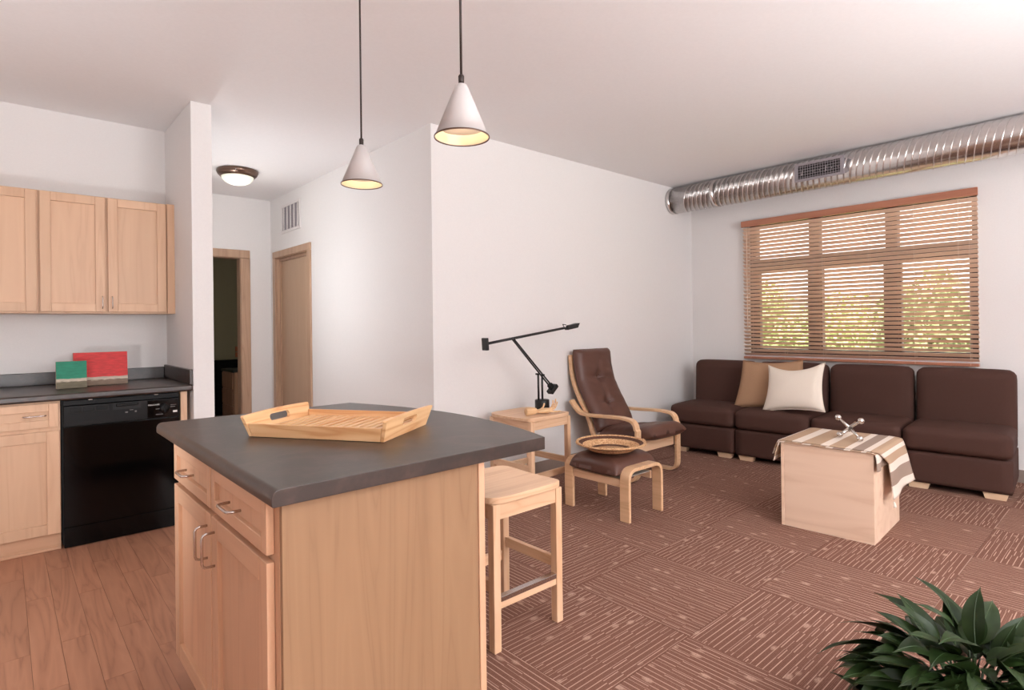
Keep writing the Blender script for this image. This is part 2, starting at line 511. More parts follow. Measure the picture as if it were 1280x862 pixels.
# ------------------------------------------------------------------ the room
CZ = 2.786                                   # ceiling
YA, XW, XH, YH, YK = 3.57, 5.966, 2.39, 6.975, 5.02
XP0, XP1, YP = 0.94, 1.067, 4.22             # wing wall beside the kitchen
XL, YR = -2.7, -3.0                          # walls behind the camera
XC = 1.05                                    # wood / carpet joint, under the island

fl = struct(bx('floor', 'sub_dark', None, XL, XW, YR, 10.2, -.12, -.008, 0), 'wood plank floor in the kitchen and carpet tiles in the living room')
# oak planks, each a piece, running into the hall
pw, pl = .0975, .93
plank_me = None
x = XC
ci = 0
while x > -1.25:
    x1 = x; x0 = x-pw
    y = .25-random.random()*pl
    while y < YH:
        a, c = max(y, .25), min(y+pl, YH)
        lim = YH
        if x0 < XP0 and a > YK: break
        if x0 < XP0: lim = YK
        c = min(c, lim)
        if c-a > .04:
            o = MB().box(-(x1-x0)/2+.0005, (x1-x0)/2-.0005, -(c-a)/2+.0006, (c-a)/2-.0006, 0, .008).build('plank', 'plank_oak', fl)
            o.location = ((x0+x1)/2, (a+c)/2, -.008)
        y += pl
    x = x0; ci += 1
# the same boards beyond the pieces that the picture shows
bx('plank_field', 'plank_oak', fl, XL, x, YR, YK, -.008, 0, 0)
bx('plank_field', 'plank_oak', fl, x, XC, YR, .25, -.008, 0, 0)
bx('plank_field', 'plank_oak', fl, XC, XH, YA, YH, -.008, 0, 0)
# carpet tiles laid quarter-turned
TS = .61; TX, TY = 2.09, 1.285
cache = {}
for i in range(-3, 9):
    for j in range(-8, 6):
        x0, x1 = max(TX+i*TS, XC), min(TX+(i+1)*TS, XW)
        y0, y1 = max(TY+j*TS, YR), min(TY+(j+1)*TS, YA)
        if x1-x0 < .02 or y1-y0 < .02: continue
        turned = (i+j) % 2 == 0
        w, d = (x1-x0, y1-y0)
        if not turned: w, d = d, w
        # lines run along local Y; turned tiles keep them along world Y
        key = (round(w, 3), round(d, 3))
        if key not in cache:
            o = MB().box(-w/2+.0008, w/2-.0008, -d/2+.0008, d/2-.0008, 0, .008).build('carpet_tile', 'carpet_loop', fl)
            cache[key] = o.data
        else:
            o = bpy.data.objects.new('carpet_tile', cache[key]); COL.objects.link(o); o.parent = fl
        o.location = ((x0+x1)/2, (y0+y1)/2, -.008)
        o.rotation_euler = (0, 0, 0 if turned else PI/2)

struct(bx('ceiling', 'ceiling_paint', None, XL, XW, YR, YH, CZ, CZ+.12, 0))
struct(bx('wall_back', 'wall_paint', None, XH+.12, XW, YA, YA+.12, 0, CZ, 0))
DY0, DY1, DZ = 5.855, 6.80, 2.10             # pocket door opening in the hall wall
w = MB().box(XH, XH+.12, YA, DY0, 0, CZ).box(XH, XH+.12, DY1, YH, 0, CZ).box(XH, XH+.12, DY0, DY1, DZ, CZ)
struct(w.build('wall_hall', 'wall_paint'))
BX0, BX1 = 1.20, 2.06                        # doorway in the end wall of the hall
w = MB().box(XP1, BX0, YH, YH+.12, 0, CZ).box(BX1, XH+.12, YH, YH+.12, 0, CZ).box(BX0, BX1, YH, YH+.12, DZ, CZ)
struct(w.build('wall_hall_end', 'wall_paint'))
struct(bx('wall_kitchen', 'wall_paint', None, XL, XP0, YK, YK+.12, 0, CZ, 0))
struct(bx('wall_wing', 'wall_paint', None, XP0, XP1, YP, YH, 0, CZ, .004))
struct(bx('wall_left', 'wall_paint', None, XL-.12, XL, YR, YK, 0, CZ, 0))
struct(bx('wall_rear', 'wall_paint', None, XL, XW, YR-.12, YR, 0, CZ, 0))
WY0, WY1, WZ0, WZ1 = .972, 2.905, .93, 2.33  # window opening
w = MB().box(XW, XW+.2, YR, WY0, 0, CZ).box(XW, XW+.2, WY1, YA+.12, 0, CZ).box(XW, XW+.2, WY0, WY1, 0, WZ0).box(XW, XW+.2, WY0, WY1, WZ1, CZ)
struct(w.build('wall_window', 'wall_paint'))
struct(bx('baseboard_back', 'baseboard_vinyl', None, XH+.13, XW-.015, YA-.012, YA-.0005, 0, .10, .003))
struct(bx('baseboard_hall', 'baseboard_vinyl', None, XH-.012, XH-.0005, YA+.005, 5.785, 0, .10, .003))
struct(bx('baseboard_window', 'baseboard_vinyl', None, XW-.012, XW-.0005, YR+.02, YA-.02, 0, .10, .003))
# dark room beyond the hall
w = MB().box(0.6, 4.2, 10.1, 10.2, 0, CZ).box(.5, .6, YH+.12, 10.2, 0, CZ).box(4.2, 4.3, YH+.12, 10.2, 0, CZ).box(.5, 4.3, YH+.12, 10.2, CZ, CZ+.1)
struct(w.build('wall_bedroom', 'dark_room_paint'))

# doorway of the dark room
d1 = struct(MB().box(BX0, BX1, YH+.0, YH+.12, DZ-.018, DZ).box(BX1-.018, BX1, YH, YH+.12, 0, DZ-.018).box(BX0, BX0+.018, YH, YH+.12, 0, DZ-.018).build('door_1', 'casing_wood', None, .002))
d1['label'] = 'open doorway with tan wooden casing at the end of the hall'
bx('casing_head', 'casing_wood', d1, BX0-.09, BX1+.09, YH-.02, YH-.0005, DZ-.012, DZ+.078, .004)
bx('casing_side', 'casing_wood', d1, BX1-.012, BX1+.09, YH-.02, YH-.0005, 0, DZ-.013, .004)
bx('casing_side', 'casing_wood', d1, BX0-.09, BX0+.012, YH-.02, YH-.0005, 0, DZ-.013, .004)
# pocket door in the hall wall
d2 = struct(MB().box(XH, XH+.12, DY0, DY1, DZ-.018, DZ).box(XH, XH+.12, DY0, DY0+.018, 0, DZ-.018).box(XH, XH+.12, DY1-.018, DY1, 0, DZ-.018).build('door_2', 'casing_wood', None, .002))
d2['label'] = 'closed flush pocket door with tan casing in the hall wall'
bx('casing_head', 'casing_wood', d2, XH-.02, XH-.0005, DY0-.07, DY1+.07, DZ-.012, DZ+.062, .004)
bx('casing_side', 'casing_wood', d2, XH-.02, XH-.0005, DY0-.07, DY0+.01, 0, DZ-.013, .004)
bx('casing_side', 'casing_wood', d2, XH-.02, XH-.0005, DY1-.01, DY1+.07, 0, DZ-.013, .004)
slab = bx('door_slab', 'door_wood', d2, XH+.05, XH+.09, DY0+.019, DY1-.019, .008, DZ-.02, .002)
pu = bx('flush_pull', 'steel_wire', slab, XH+.046, XH+.051, DY0+.055, DY0+.105, .985, 1.035, .002)
bx('stop', 'casing_wood', d2, XH+.03, XH+.048, DY1-.04, DY1-.019, .008, DZ-.02, .002)
bx('stop', 'casing_wood', d2, XH+.03, XH+.048, DY0+.019, DY1-.041, DZ-.05, DZ-.02, .002)

# ------------------------------------------------------------------ window
win = struct(MB().box(XW+.05, XW+.13, WY0, WY0+.045, WZ0, WZ1).box(XW+.05, XW+.13, WY1-.075, WY1, WZ0, WZ1).box(XW+.05, XW+.13, WY0+.045, WY1-.075, WZ0, WZ0+.05).box(XW+.05, XW+.13, WY0+.045, WY1-.075, WZ1-.05, WZ1).build('window_1', 'frame_brown', None, .003))
win['label'] = 'wide dark brown window of three bays behind the wooden blind'
for ya, yb in ((1.545, 1.640), (2.205, 2.30)):
    bx('mullion', 'frame_brown', win, XW+.045, XW+.135, ya, yb, WZ0+.05, WZ1-.05, .003)
bays = ((WY0+.045, 1.545), (1.640, 2.205), (2.30, WY1-.075))
for ya, yb in bays:
    bx('transom', 'frame_brown', win, XW+.045, XW+.135, ya, yb, 1.835, 1.945, .003)
    bx('pane', 'window_glass', win, XW+.085, XW+.089, ya, yb, 1.945, WZ1-.05, 0)
    sash = MB()
    sash.box(XW+.06, XW+.12, ya, ya+.022, WZ0+.05, 1.835).box(XW+.06, XW+.12, yb-.022, yb, WZ0+.05, 1.835).box(XW+.06, XW+.12, ya+.022, yb-.022, WZ0+.05, WZ0+.075).box(XW+.06, XW+.12, ya+.022, yb-.022, 1.815, 1.835)
    so = sash.build('sash', 'frame_brown', win, .002)
    bx('pane', 'window_glass', so, XW+.088, XW+.092, ya+.022, yb-.022, WZ0+.075, 1.815, 0)
bx('window_stool', 'white_paint', win, XW+.001, XW+.05, WY0+.002, WY1-.002, WZ0, WZ0+.012, .002)

# blind hanging in front
XB = 5.915
bl = thing('window_blind', 'wooden slat blind with a rosy brown valance hanging over the window', 'blind', (XB, 1.9425, .90))
HW = .990
bx('valance', 'valance_wood', bl, -.040, -.022, -HW, HW, 1.386, 1.450, .004)
bx('headrail', 'valance_wood', bl, -.018, .030, -HW+.01, HW-.01, 1.392, 1.440, .002)
slat = None
NS = 35
tilt = math.radians(31)
for k in range(NS):
    z = .050+k*(1.362-.050)/(NS-1)
    if slat is None:
        slat = MB().box(-.025, .025, -HW+.008, HW-.008, -.0014, .0014).build('slat', 'blind_wood', bl)
        o = slat
    else:
        o = slat.copy(); COL.objects.link(o); o.parent = bl
    o.location = (0, 0, z); o.rotation_euler = (random.uniform(-.0008, .0008), tilt+random.uniform(-.03, .03), 0)
bx('bottom_rail', 'valance_wood', bl, -.026, .026, -HW+.008, HW-.008, .0, .024, .004)
for yy in (-.93, -.55, -.20, .19, .55, .90):
    for xx in (-.0275, .0275):
        MB().tube([(xx, yy, .01), (xx, yy, 1.39)], .0011, 5).build('ladder_cord', 'cord_white', bl)
MB().tube([(-.034, -.86, .45), (-.034, -.86, 1.38)], .0013, 5).build('lift_cord', 'cord_white', bl)
MB().tube([(-.036, .93, .32), (-.036, .93, 1.38)], .0035, 6).build('tilt_wand', 'blind_wood', bl)

# ------------------------------------------------------------------ spiral duct
DR, DXc, DZc = .138, 5.572, 2.628
du = thing('air_duct', 'galvanized spiral air duct running under the ceiling above the window', 'duct', (DXc, 0, DZc))
n = 40
LY0, LY1 = YR+.01, YA-.002
pipe = MB().loft([[(DR*math.cos(2*PI*i/n), y, DR*math.sin(2*PI*i/n)) for i in range(n)] for y in (LY0, LY1)])
po = pipe.build('pipe', 'galvanized', du, smooth=True)
# the rolled seam winds along the pipe
pts = []
pitch = .20
y = LY0+.02; turns = int((LY1-LY0-.04)/pitch)
path = [((DR+.001)*math.cos(2*PI*q/40), LY0+.02+pitch*q/40, (DR+.001)*math.sin(2*PI*q/40)) for q in range(turns*40)]
MB().tube(path, .0055, 6).build('spiral_seam', 'galvanized', du, smooth=True)
# finer corrugations pressed between the seams
for ofs in (.25, .5, .75):
    path = [((DR+.0002)*math.cos(2*PI*q/40), LY0+.02+pitch*(q/40+ofs), (DR+.0002)*math.sin(2*PI*q/40)) for q in range((turns-1)*40)]
    MB().tube(path, .0040, 6).build('corrugation', 'galvanized', du, smooth=True)
for y0 in (3.01, YA-.045):
    MB().loft([[((DR+.005)*math.cos(2*PI*i/n), y, (DR+.005)*math.sin(2*PI*i/n)) for i in range(n)] for y in (y0, y0+.035)]).build('coupling_band', 'galvanized', du, smooth=True)
# the register faces the room, tipped down a little
me = MB()
fw_, fh = .205, .082
me.box(-.004, .004, -fw_, fw_, -fh, -fh+.022).box(-.004, .004, -fw_, fw_, fh-.022, fh).box(-.004, .004, -fw_, -fw_+.03, -fh+.022, fh-.022).box(-.004, .004, fw_-.03, fw_, -fh+.022, fh-.022)
ro = me.build('register', 'register_paint', du, .002)
ro.location = (-.152, 1.985, .004); ro.rotation_euler = (0, math.radians(0), 0)
MB().box(-.001, .0, -fw_+.03, fw_-.03, -fh+.022, fh-.022).build('register_back', 'black_void', ro).location = (.012, 0, 0)
for k in range(5):
    z = -fh+.034+k*.0235
    MB().box(-.002, .006, -fw_+.03, fw_-.03, z-.0016, z+.0016).build('louver', 'register_paint', ro)
for k in range(16):
    y = -fw_+.045+k*.0212
    MB().box(.004, .010, y-.0013, y+.0013, -fh+.022, fh-.022).build('vane', 'register_paint', ro)
MB().box(.004, .03, -fw_+.004, fw_-.004, -fh+.004, -fh+.012).box(.004, .03, -fw_+.004, fw_-.004, fh-.012, fh-.004).box(.004, .03, -fw_+.004, -fw_+.01, -fh+.012, fh-.012).box(.004, .03, fw_-.01, fw_-.004, -fh+.012, fh-.012).build('register_collar', 'register_paint', ro)

# ------------------------------------------------------------------ hall: ceiling lamp and grille
cl = thing('ceiling_lamp', 'round flush ceiling lamp with bronze ring and lit white dome in the hall', 'lamp', (1.69, 5.81, CZ))
MB().lathe([(.178, -.001), (.182, -.02), (.172, -.045), (.150, -.066), (.140, -.066), (.138, -.001)], 40).build('ring', 'bronze', cl, smooth=True)
MB().lathe([(.143, -.060), (.135, -.085), (.112, -.110), (.075, -.128), (.03, -.136), (.004, -.137)], 40).build('dome', 'dome_glow', cl, smooth=True)
hl = lamp('hall_lamp_bulb', 'POINT', (1.69, 5.81, CZ-.17), 3.0, (1.0, .95, .88), shadow_soft_size=.1)
MB().ball((-.06, -.165, -.03), .008).build('thumb_screw', 'steel_wire', cl, smooth=True)
vg = thing('wall_grille', 'white return air grille high on the hall wall above the pocket door', 'grille', (XH, 6.325, 2.345))
g = MB()
gw, gh = .275, .32
g.box(-.012, -.0008, -gw, gw, 0, .03).box(-.012, -.0008, -gw, gw, gh-.03, gh).box(-.012, -.0008, -gw, -gw+.035, .03, gh-.03).box(-.012, -.0008, gw-.035, gw, .03, gh-.03)
g.build('grille_frame', 'white_paint', vg, .002)
MB().box(-.002, -.0009, -gw+.035, gw-.035, .03, gh-.03).build('grille_back', 'grille_grey', vg)
for k in range(5):
    y = -gw+.075+k*.1
    bx('grille_rib', 'white_paint', vg, -.011, -.003, y-.010, y+.010, .03, gh-.03, .001)
for k in range(14):
    z = .042+k*.0182
    MB().hexa([(-.010, -gw+.035, z-.004), (-.009, -gw+.035, z-.005), (-.009, gw-.035, z-.005), (-.010, gw-.035, z-.004), (-.004, -gw+.035, z+.005), (-.003, -gw+.035, z+.004), (-.003, gw-.035, z+.004), (-.004, gw-.035, z+.005)]).build('louver', 'grille_grey', vg)

# ------------------------------------------------------------------ things in the dark room
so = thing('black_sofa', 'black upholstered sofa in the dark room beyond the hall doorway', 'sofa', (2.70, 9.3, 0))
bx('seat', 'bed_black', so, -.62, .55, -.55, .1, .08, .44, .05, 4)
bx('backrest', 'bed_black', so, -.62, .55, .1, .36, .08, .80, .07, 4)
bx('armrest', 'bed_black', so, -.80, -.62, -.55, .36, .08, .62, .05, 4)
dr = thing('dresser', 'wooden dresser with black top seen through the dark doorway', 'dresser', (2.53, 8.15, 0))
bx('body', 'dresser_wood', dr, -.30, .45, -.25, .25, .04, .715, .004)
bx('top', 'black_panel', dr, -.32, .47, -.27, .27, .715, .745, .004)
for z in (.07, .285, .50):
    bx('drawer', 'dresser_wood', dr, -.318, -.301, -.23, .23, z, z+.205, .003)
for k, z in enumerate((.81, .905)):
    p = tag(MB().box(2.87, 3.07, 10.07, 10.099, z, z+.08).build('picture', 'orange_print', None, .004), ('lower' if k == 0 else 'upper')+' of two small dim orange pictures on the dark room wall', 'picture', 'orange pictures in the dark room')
# ------------------------------------------------------------------ kitchen run
YD = 4.253                                   # face of dishwasher and doors
def wire_pull(name, parent, p0, p1, out, r=.0038):
    """U-shaped wire handle between two points, standing off by the vector out"""
    a, c, o = Vector(p0), Vector(p1), Vector(out)
    d = (c-a).normalized()
    k = .012
    path = [a, a+o*.65, a+o*.9+d*k*.3, a+o+d*k, (a+c)/2+o, c+o-d*k, c+o*.9-d*k*.3, c+o*.65, c]
    return MB().tube(path, r, 8).build(name, 'steel_wire', parent, smooth=True)
def shaker(name, parent, ax, u0, u1, z0, z1, face, depth, mat, fr=.055, rec=.013, sign=1):
    """five-piece door or drawer front. ax 'x': width along X, faces -Y; ax 'y': width along Y, faces -X"""
    def B(mb, a0, a1, c0, c1, d0, d1):
        return mb.box(a0, a1, d0, d1, c0, c1) if ax == 'x' else mb.box(d0, d1, a0, a1, c0, c1)
    mv = mat+'_v' if mat+'_v' in M else mat
    hz = {'x': 'maple_h', 'y': 'maple_hy'}[ax] if mat == 'maple' else mat
    o = B(MB(), u0+fr, u1-fr, z0+fr, z1-fr, face+rec, face+depth).build(name, mv, parent, 0)
    B(MB(), u0, u0+fr, z0, z1, face, face+depth).build('stile', mv, o, .0025)
    B(MB(), u1-fr, u1, z0, z1, face, face+depth).build('stile', mv, o, .0025)
    B(MB(), u0+fr, u1-fr, z0, z0+fr, face, face+depth).build('rail', hz, o, .0025)
    B(MB(), u0+fr, u1-fr, z1-fr, z1, face, face+depth).build('rail', hz, o, .0025)
    return o
bc = thing('base_cabinet', 'maple base cabinet with one drawer and door left of the dishwasher', 'cabinet', (0, 0, 0))
bx('body', 'upper_maple', bc, -.36, .252, YD+.021, YK-.001, .10, .872, .001)  # island maple made lighter; the kitchen's brighter light is put into the colour
bx('toe_kick', 'maple_h', bc, -.36, .252, YD+.05, YD+.068, .0, .10, .001)
bx('shoe_moulding', 'maple_h', bc, -.36, .252, YD+.038, YD+.0495, .0, .018, .004)
dw_ = shaker('drawer', bc, 'x', -.355, .243, .722, .862, YD, .02, 'upper_maple', .045)
wire_pull('handle', dw_, (.085, YD, .795), (.185, YD, .795), (0, -.03, 0))
do_ = shaker('door', bc, 'x', -.355, .247, .105, .700, YD, .02, 'upper_maple', .06)
wire_pull('handle', do_, (-.29, YD, .56), (-.29, YD, .66), (0, -.03, 0))
fp = tag(bx('end_panel', 'upper_maple', None, .873, .912, YD+.012, YK-.001, .0, .872, .002), 'narrow maple end panel between dishwasher and white wing wall', 'panel')
dwr = thing('dishwasher', 'built-in black dishwasher under the kitchen counter', 'dishwasher', (.258, YD, 0))
bx('tub', 'black_void', dwr, 0, .61, .03, .60, .02, .868, 0)
bx('door_panel', 'black_gloss', dwr, .006, .604, 0, .029, .125, .712, .003)
bx('kick_panel', 'black_gloss', dwr, .006, .604, .012, .029, .004, .120, .003)
cp = bx('control_panel', 'black_panel', dwr, .006, .604, -.012, .029, .714, .836, .004)
bx('vent_recess', 'black_void', cp, .03, .225, -.0145, -.0125, .795, .832, .001)
for k in range(3):
    bx('vent_slot', 'black_panel', cp, .035+k*.064, .092+k*.064, -.018, -.0147, .800, .828, .002)
bx('latch', 'black_panel', cp, .26, .375, -.026, -.0125, .812, .829, .004)
bx('latch_recess', 'black_void', cp, .245, .39, -.0135, -.0125, .792, .834, 0)
bx('top_strip', 'black_panel', dwr, .006, .604, .004, .029, .838, .866, .002)
bx('dial_plate', 'black_gloss', cp, .425, .598, -.0145, -.0125, .720, .832, .001)
kn = MB().lathe([(.028, 0), (.028, .012), (.024, .018), (.003, .018)], 28).build('dial', 'black_panel', cp, smooth=True)
kn.location = (.518, -.0148, .776); kn.rotation_euler = (PI/2, 0, 0)
bx('dial_grip', 'black_panel', kn, -.005, .005, -.024, .024, .018, .026, .002)
for x0, x1, z, h, mt in ((.47, .492, .772, .005, 'grey_mark'), (.47, .51, .738, .004, 'grey_mark'), (.552, .585, .792, .003, 'grey_mark'), (.552, .578, .780, .003, 'grey_mark'), (.566, .590, .745, .012, 'white_mark'), (.308, .322, .768, .008, 'grey_mark'), (.331, .350, .782, .004, 'grey_mark'), (.358, .368, .768, .010, 'grey_mark')):
    yb = -.0152 if x0 > .42 else -.0128
    bx('print_mark', mt, cp, x0, x1, yb-.0004, yb, z, z+h, 0)
def text(body, size, mat, parent, loc, rot, name='lettering'):
    cu = bpy.data.curves.new(name, 'FONT'); cu.body = body; cu.size = size; cu.extrude = .0003; cu.align_x = 'LEFT'
    t = bpy.data.objects.new(name, cu); COL.objects.link(t)
    me = bpy.data.meshes.new_from_object(t)
    bpy.data.objects.remove(t)
    o = link(name, me, mat, parent); o.location = loc; o.rotation_euler = rot
    return o
text('FRIGIDAIRE', .0125, 'white_mark', cp, (.428, -.0152, .798), (PI/2, 0, 0))
for xx in (.135, .475):
    MB().box(-.010, .010, -.008, .003, 0, .0035).build('mount_clip', 'steel_wire', dwr).location = (xx, .0, .8645)
kc = thing('kitchen_counter', 'dark laminate kitchen counter with backsplash along the wall', 'counter', (0, 0, .874))
bx('worktop', 'counter_laminate', kc, -.36, .939, YD-.035, YK-.001, 0, .04, .012, 4)
bx('backsplash', 'counter_laminate', kc, -.36, .918, YK-.021, YK-.0015, .0401, .125, .004)
bx('side_splash', 'counter_laminate', kc, .919, .939, YD-.03, YK-.0015, .0401, .140, .004)
for nm, x0, x1, y0, h, mt, lb in (('green_picture', .250, .405, 4.545, .170, 'green_paint', 'small green painted block leaning in front of the red one on the counter'), ('red_picture', .345, .640, 4.665, .218, 'red_paint', 'larger red painted block leaning on the kitchen counter')):
    o = MB().box(0, x1-x0, 0, .018, 0, h).build(nm, mt, None, .0015)
    o.location = (x0, y0, .9168); o.rotation_euler = (math.radians(-6), 0, math.radians(0))
    tag(o, lb, 'picture', 'painted blocks on the counter')
    bx('side_edge', 'canvas_edge', o, -.0012, -.0001, .001, .018, .002, h-.001, 0)
    bx('top_edge', 'canvas_edge', o, 0, x1-x0, .001, .018, h+.0001, h+.0012, 0)
# wall cabinets
YU = 4.715; UZ0, UZ1 = 1.392, 2.180
ucb = thing('wall_cabinet', 'maple wall cabinet with two doors and small pulls, next to the wing wall', 'cabinet', (0, 0, UZ0), 0, 'maple wall cabinets')
bx('body', 'upper_maple', ucb, .178, .9395, YU+.021, YK-.001, 0, UZ1-UZ0, .001)
bx('filler', 'upper_maple', ucb, .893, .9395, YU+.006, YU+.0205, .0, UZ1-UZ0, .001)
for x0, x1, hx in ((.184, .527, .507), (.541, .884, .562)):
    d = shaker('door', ucb, 'x', x0, x1, .012, UZ1-UZ0-.006, YU, .02, 'upper_maple', .055)
    wire_pull('handle', d, (hx, YU, .035), (hx, YU, .115), (0, -.026, 0), .003)
uca = thing('wall_cabinet', 'maple wall cabinet cut off by the left edge of the picture', 'cabinet', (0, 0, UZ0), 0, 'maple wall cabinets')
bx('body', 'upper_maple', uca, -.56, .177, YU+.021, YK-.001, 0, UZ1-UZ0, .001)
for x0, x1, hx in ((-.545, -.192, -.215), (-.185, .168, -.165)):
    d = shaker('door', uca, 'x', x0, x1, .012, UZ1-UZ0-.006, YU, .02, 'upper_maple', .055)
    wire_pull('handle', d, (hx, YU, .035), (hx, YU, .115), (0, -.026, 0), .003)

# ------------------------------------------------------------------ island
TZ = .914
IX0, IX1, IY0, IY1 = .482, 1.085, 1.357, 2.40
isl = thing('island_cabinet', 'maple kitchen island cabinet with two drawers above two doors', 'cabinet', (0, 0, 0))
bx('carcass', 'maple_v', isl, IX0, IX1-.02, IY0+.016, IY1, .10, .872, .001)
bx('end_panel', 'maple_panel_shaded', isl, IX0+.001, IX1-.024, IY0, IY0+.0155, .0, .872, .001)
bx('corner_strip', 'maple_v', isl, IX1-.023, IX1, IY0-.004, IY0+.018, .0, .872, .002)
bx('back_panel', 'maple_panel_shaded', isl, IX1-.0195, IX1-.001, IY0+.019, IY1, .0, .872, .001)
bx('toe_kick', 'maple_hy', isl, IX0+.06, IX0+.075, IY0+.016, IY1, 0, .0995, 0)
FX = .462
mid = 1.885
for y0, y1 in ((1.402, mid-.006), (mid+.006, IY1-.03)):
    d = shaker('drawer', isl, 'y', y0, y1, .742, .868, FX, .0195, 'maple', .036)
    yc = (y0+y1)/2
    wire_pull('handle', d, (FX, yc-.048, .806), (FX, yc+.048, .806), (-.034, 0, 0), .004)
for y0, y1, hy in ((1.402, mid-.006, mid-.040), (mid+.006, IY1-.03, mid+.040)):
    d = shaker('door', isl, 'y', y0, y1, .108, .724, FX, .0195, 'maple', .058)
    wire_pull('handle', d, (FX, hy, .585), (FX, hy, .683), (-.034, 0, 0), .004)
# its top: bowed on the stool side, rolled on the drawer side
poly = [(.450, 1.327), (1.325, 1.335)]
for k in range(1, 16):
    t = k/16
    y = 1.335+(2.600-1.335)*t
    sag = .125*(1-(2*t-1)**2)
    poly.append((1.325+(1.255-1.325)*t*.9+sag, y))
poly += [(1.262, 2.612), (.450, 2.612)]
me = bpy.data.meshes.new('island_top')
bm = bmesh.new()
vs0 = [bm.verts.new((x, y, .874)) for x, y in poly]; vs1 = [bm.verts.new((x, y, TZ)) for x, y in poly]
n = len(poly)
bm.faces.new(vs0[::-1]); bm.faces.new(vs1)
for i in range(n):
    bm.faces.new((vs0[i], vs0[(i+1) % n], vs1[(i+1) % n], vs1[i]))
bm.edges.ensure_lookup_table()
ed = [e for e in bm.edges if all(v.co.x < .451 and v.co.z > TZ-.001 for v in e.verts)]
bmesh.ops.bevel(bm, geom=ed, offset=.020, segments=6, affect='EDGES', profile=.5)
ed = [e for e in bm.edges if all(v.co.x < .451 and v.co.z < .8745 for v in e.verts)]
bmesh.ops.bevel(bm, geom=ed, offset=.006, segments=3, affect='EDGES', profile=.5)
bmesh.ops.recalc_face_normals(bm, faces=bm.faces)
bm.to_mesh(me); bm.free()
it = tag(link('island_countertop', me, 'counter_laminate', None, .0015, 2), 'dark laminate island countertop with a bowed edge over the stool', 'countertop')

# ------------------------------------------------------------------ tray on the island
tc_ = Vector((.617, 2.038)); tb = Vector((.886, 1.632)); tcc = Vector((1.183, 1.822))
ang = math.atan2(-.406, .269)
ctr = (tc_+tcc)/2
tr = thing('serving_tray', 'pine serving tray with slatted floor and cut-out handles on the island', 'tray', (ctr.x, ctr.y, TZ+.0008), ang)
TL, TW = .475, .335                           # local x long, y short
for s, nm in ((-1, 'side_board'), (1, 'side_board')):
    MB().hexa([(-TL/2, s*TW/2, 0), (TL/2, s*TW/2, 0), (TL/2, s*(TW/2-.012), 0), (-TL/2, s*(TW/2-.012), 0),
               (-TL/2-.010, s*(TW/2+.008), .045), (TL/2+.010, s*(TW/2+.008), .045), (TL/2+.010, s*(TW/2-.004), .045), (-TL/2-.010, s*(TW/2-.004), .045)]).build(nm, 'pine_x', tr, .002)
def end_board(s):
    # outline in (y, h); hole cut as a slot, board leans out
    W2 = TW/2+.012
    out = [(-W2+.014, 0), (W2-.014, 0), (W2+.004, .066), (W2, .071)]+[(W2-(k+1)*2*W2/9, .071+.004*math.sin(PI*(k+1)/9)) for k in range(8)]+[(-W2, .071), (-W2-.004, .066)]
    hole = []
    hw, hz, hr = .056, .046, .0125
    for k in range(9): a = -PI/2+PI*k/8; hole.append((hw-hr+hr*math.cos(a), hz+hr*math.sin(a)))
    for k in range(9): a = PI/2+PI*k/8; hole.append((-hw+hr+hr*math.cos(a), hz+hr*math.sin(a)))
    bm = bmesh.new()
    lean = .30
    P = lambda q, t: (s*(TL/2+.001+t+lean*q[1]), q[0], q[1])
    layers = []
    for t in (0, .012):
        vo = [bm.verts.new(P(q, t)) for q in out]; vh = [bm.verts.new(P(q, t)) for q in hole]
        es = [bm.edges.new((vo[i], vo[(i+1) % len(vo)])) for i in range(len(vo))]+[bm.edges.new((vh[i], vh[(i+1) % len(vh)])) for i in range(len(vh))]
        bmesh.ops.triangle_fill(bm, use_beauty=True, use_dissolve=False, edges=es)
        layers.append((vo, vh))
    for a, c in zip(layers[0], layers[1]):
        for i in range(len(a)):
            j = (i+1) % len(a)
            bm.faces.new((a[i], a[j], c[j], c[i]))
    bmesh.ops.recalc_face_normals(bm, faces=bm.faces)
    me = bpy.data.meshes.new('end_board'); bm.to_mesh(me); bm.free()
    link('end_board', me, 'pine_y', tr)
end_board(-1); end_board(1)
for k in range(15):
    x = -TL/2+.022+k*(TL-.044)/14
    bx('slat', 'pine_y', tr, x-.0080, x+.0080, -TW/2+.0125, TW/2-.0125, .019, .026, .001)
for yy in (-.1, .1):
    bx('runner', 'pine_x', tr, -TL/2+.004, TL/2-.004, yy-.012, yy+.012, 0, .0188, .001)

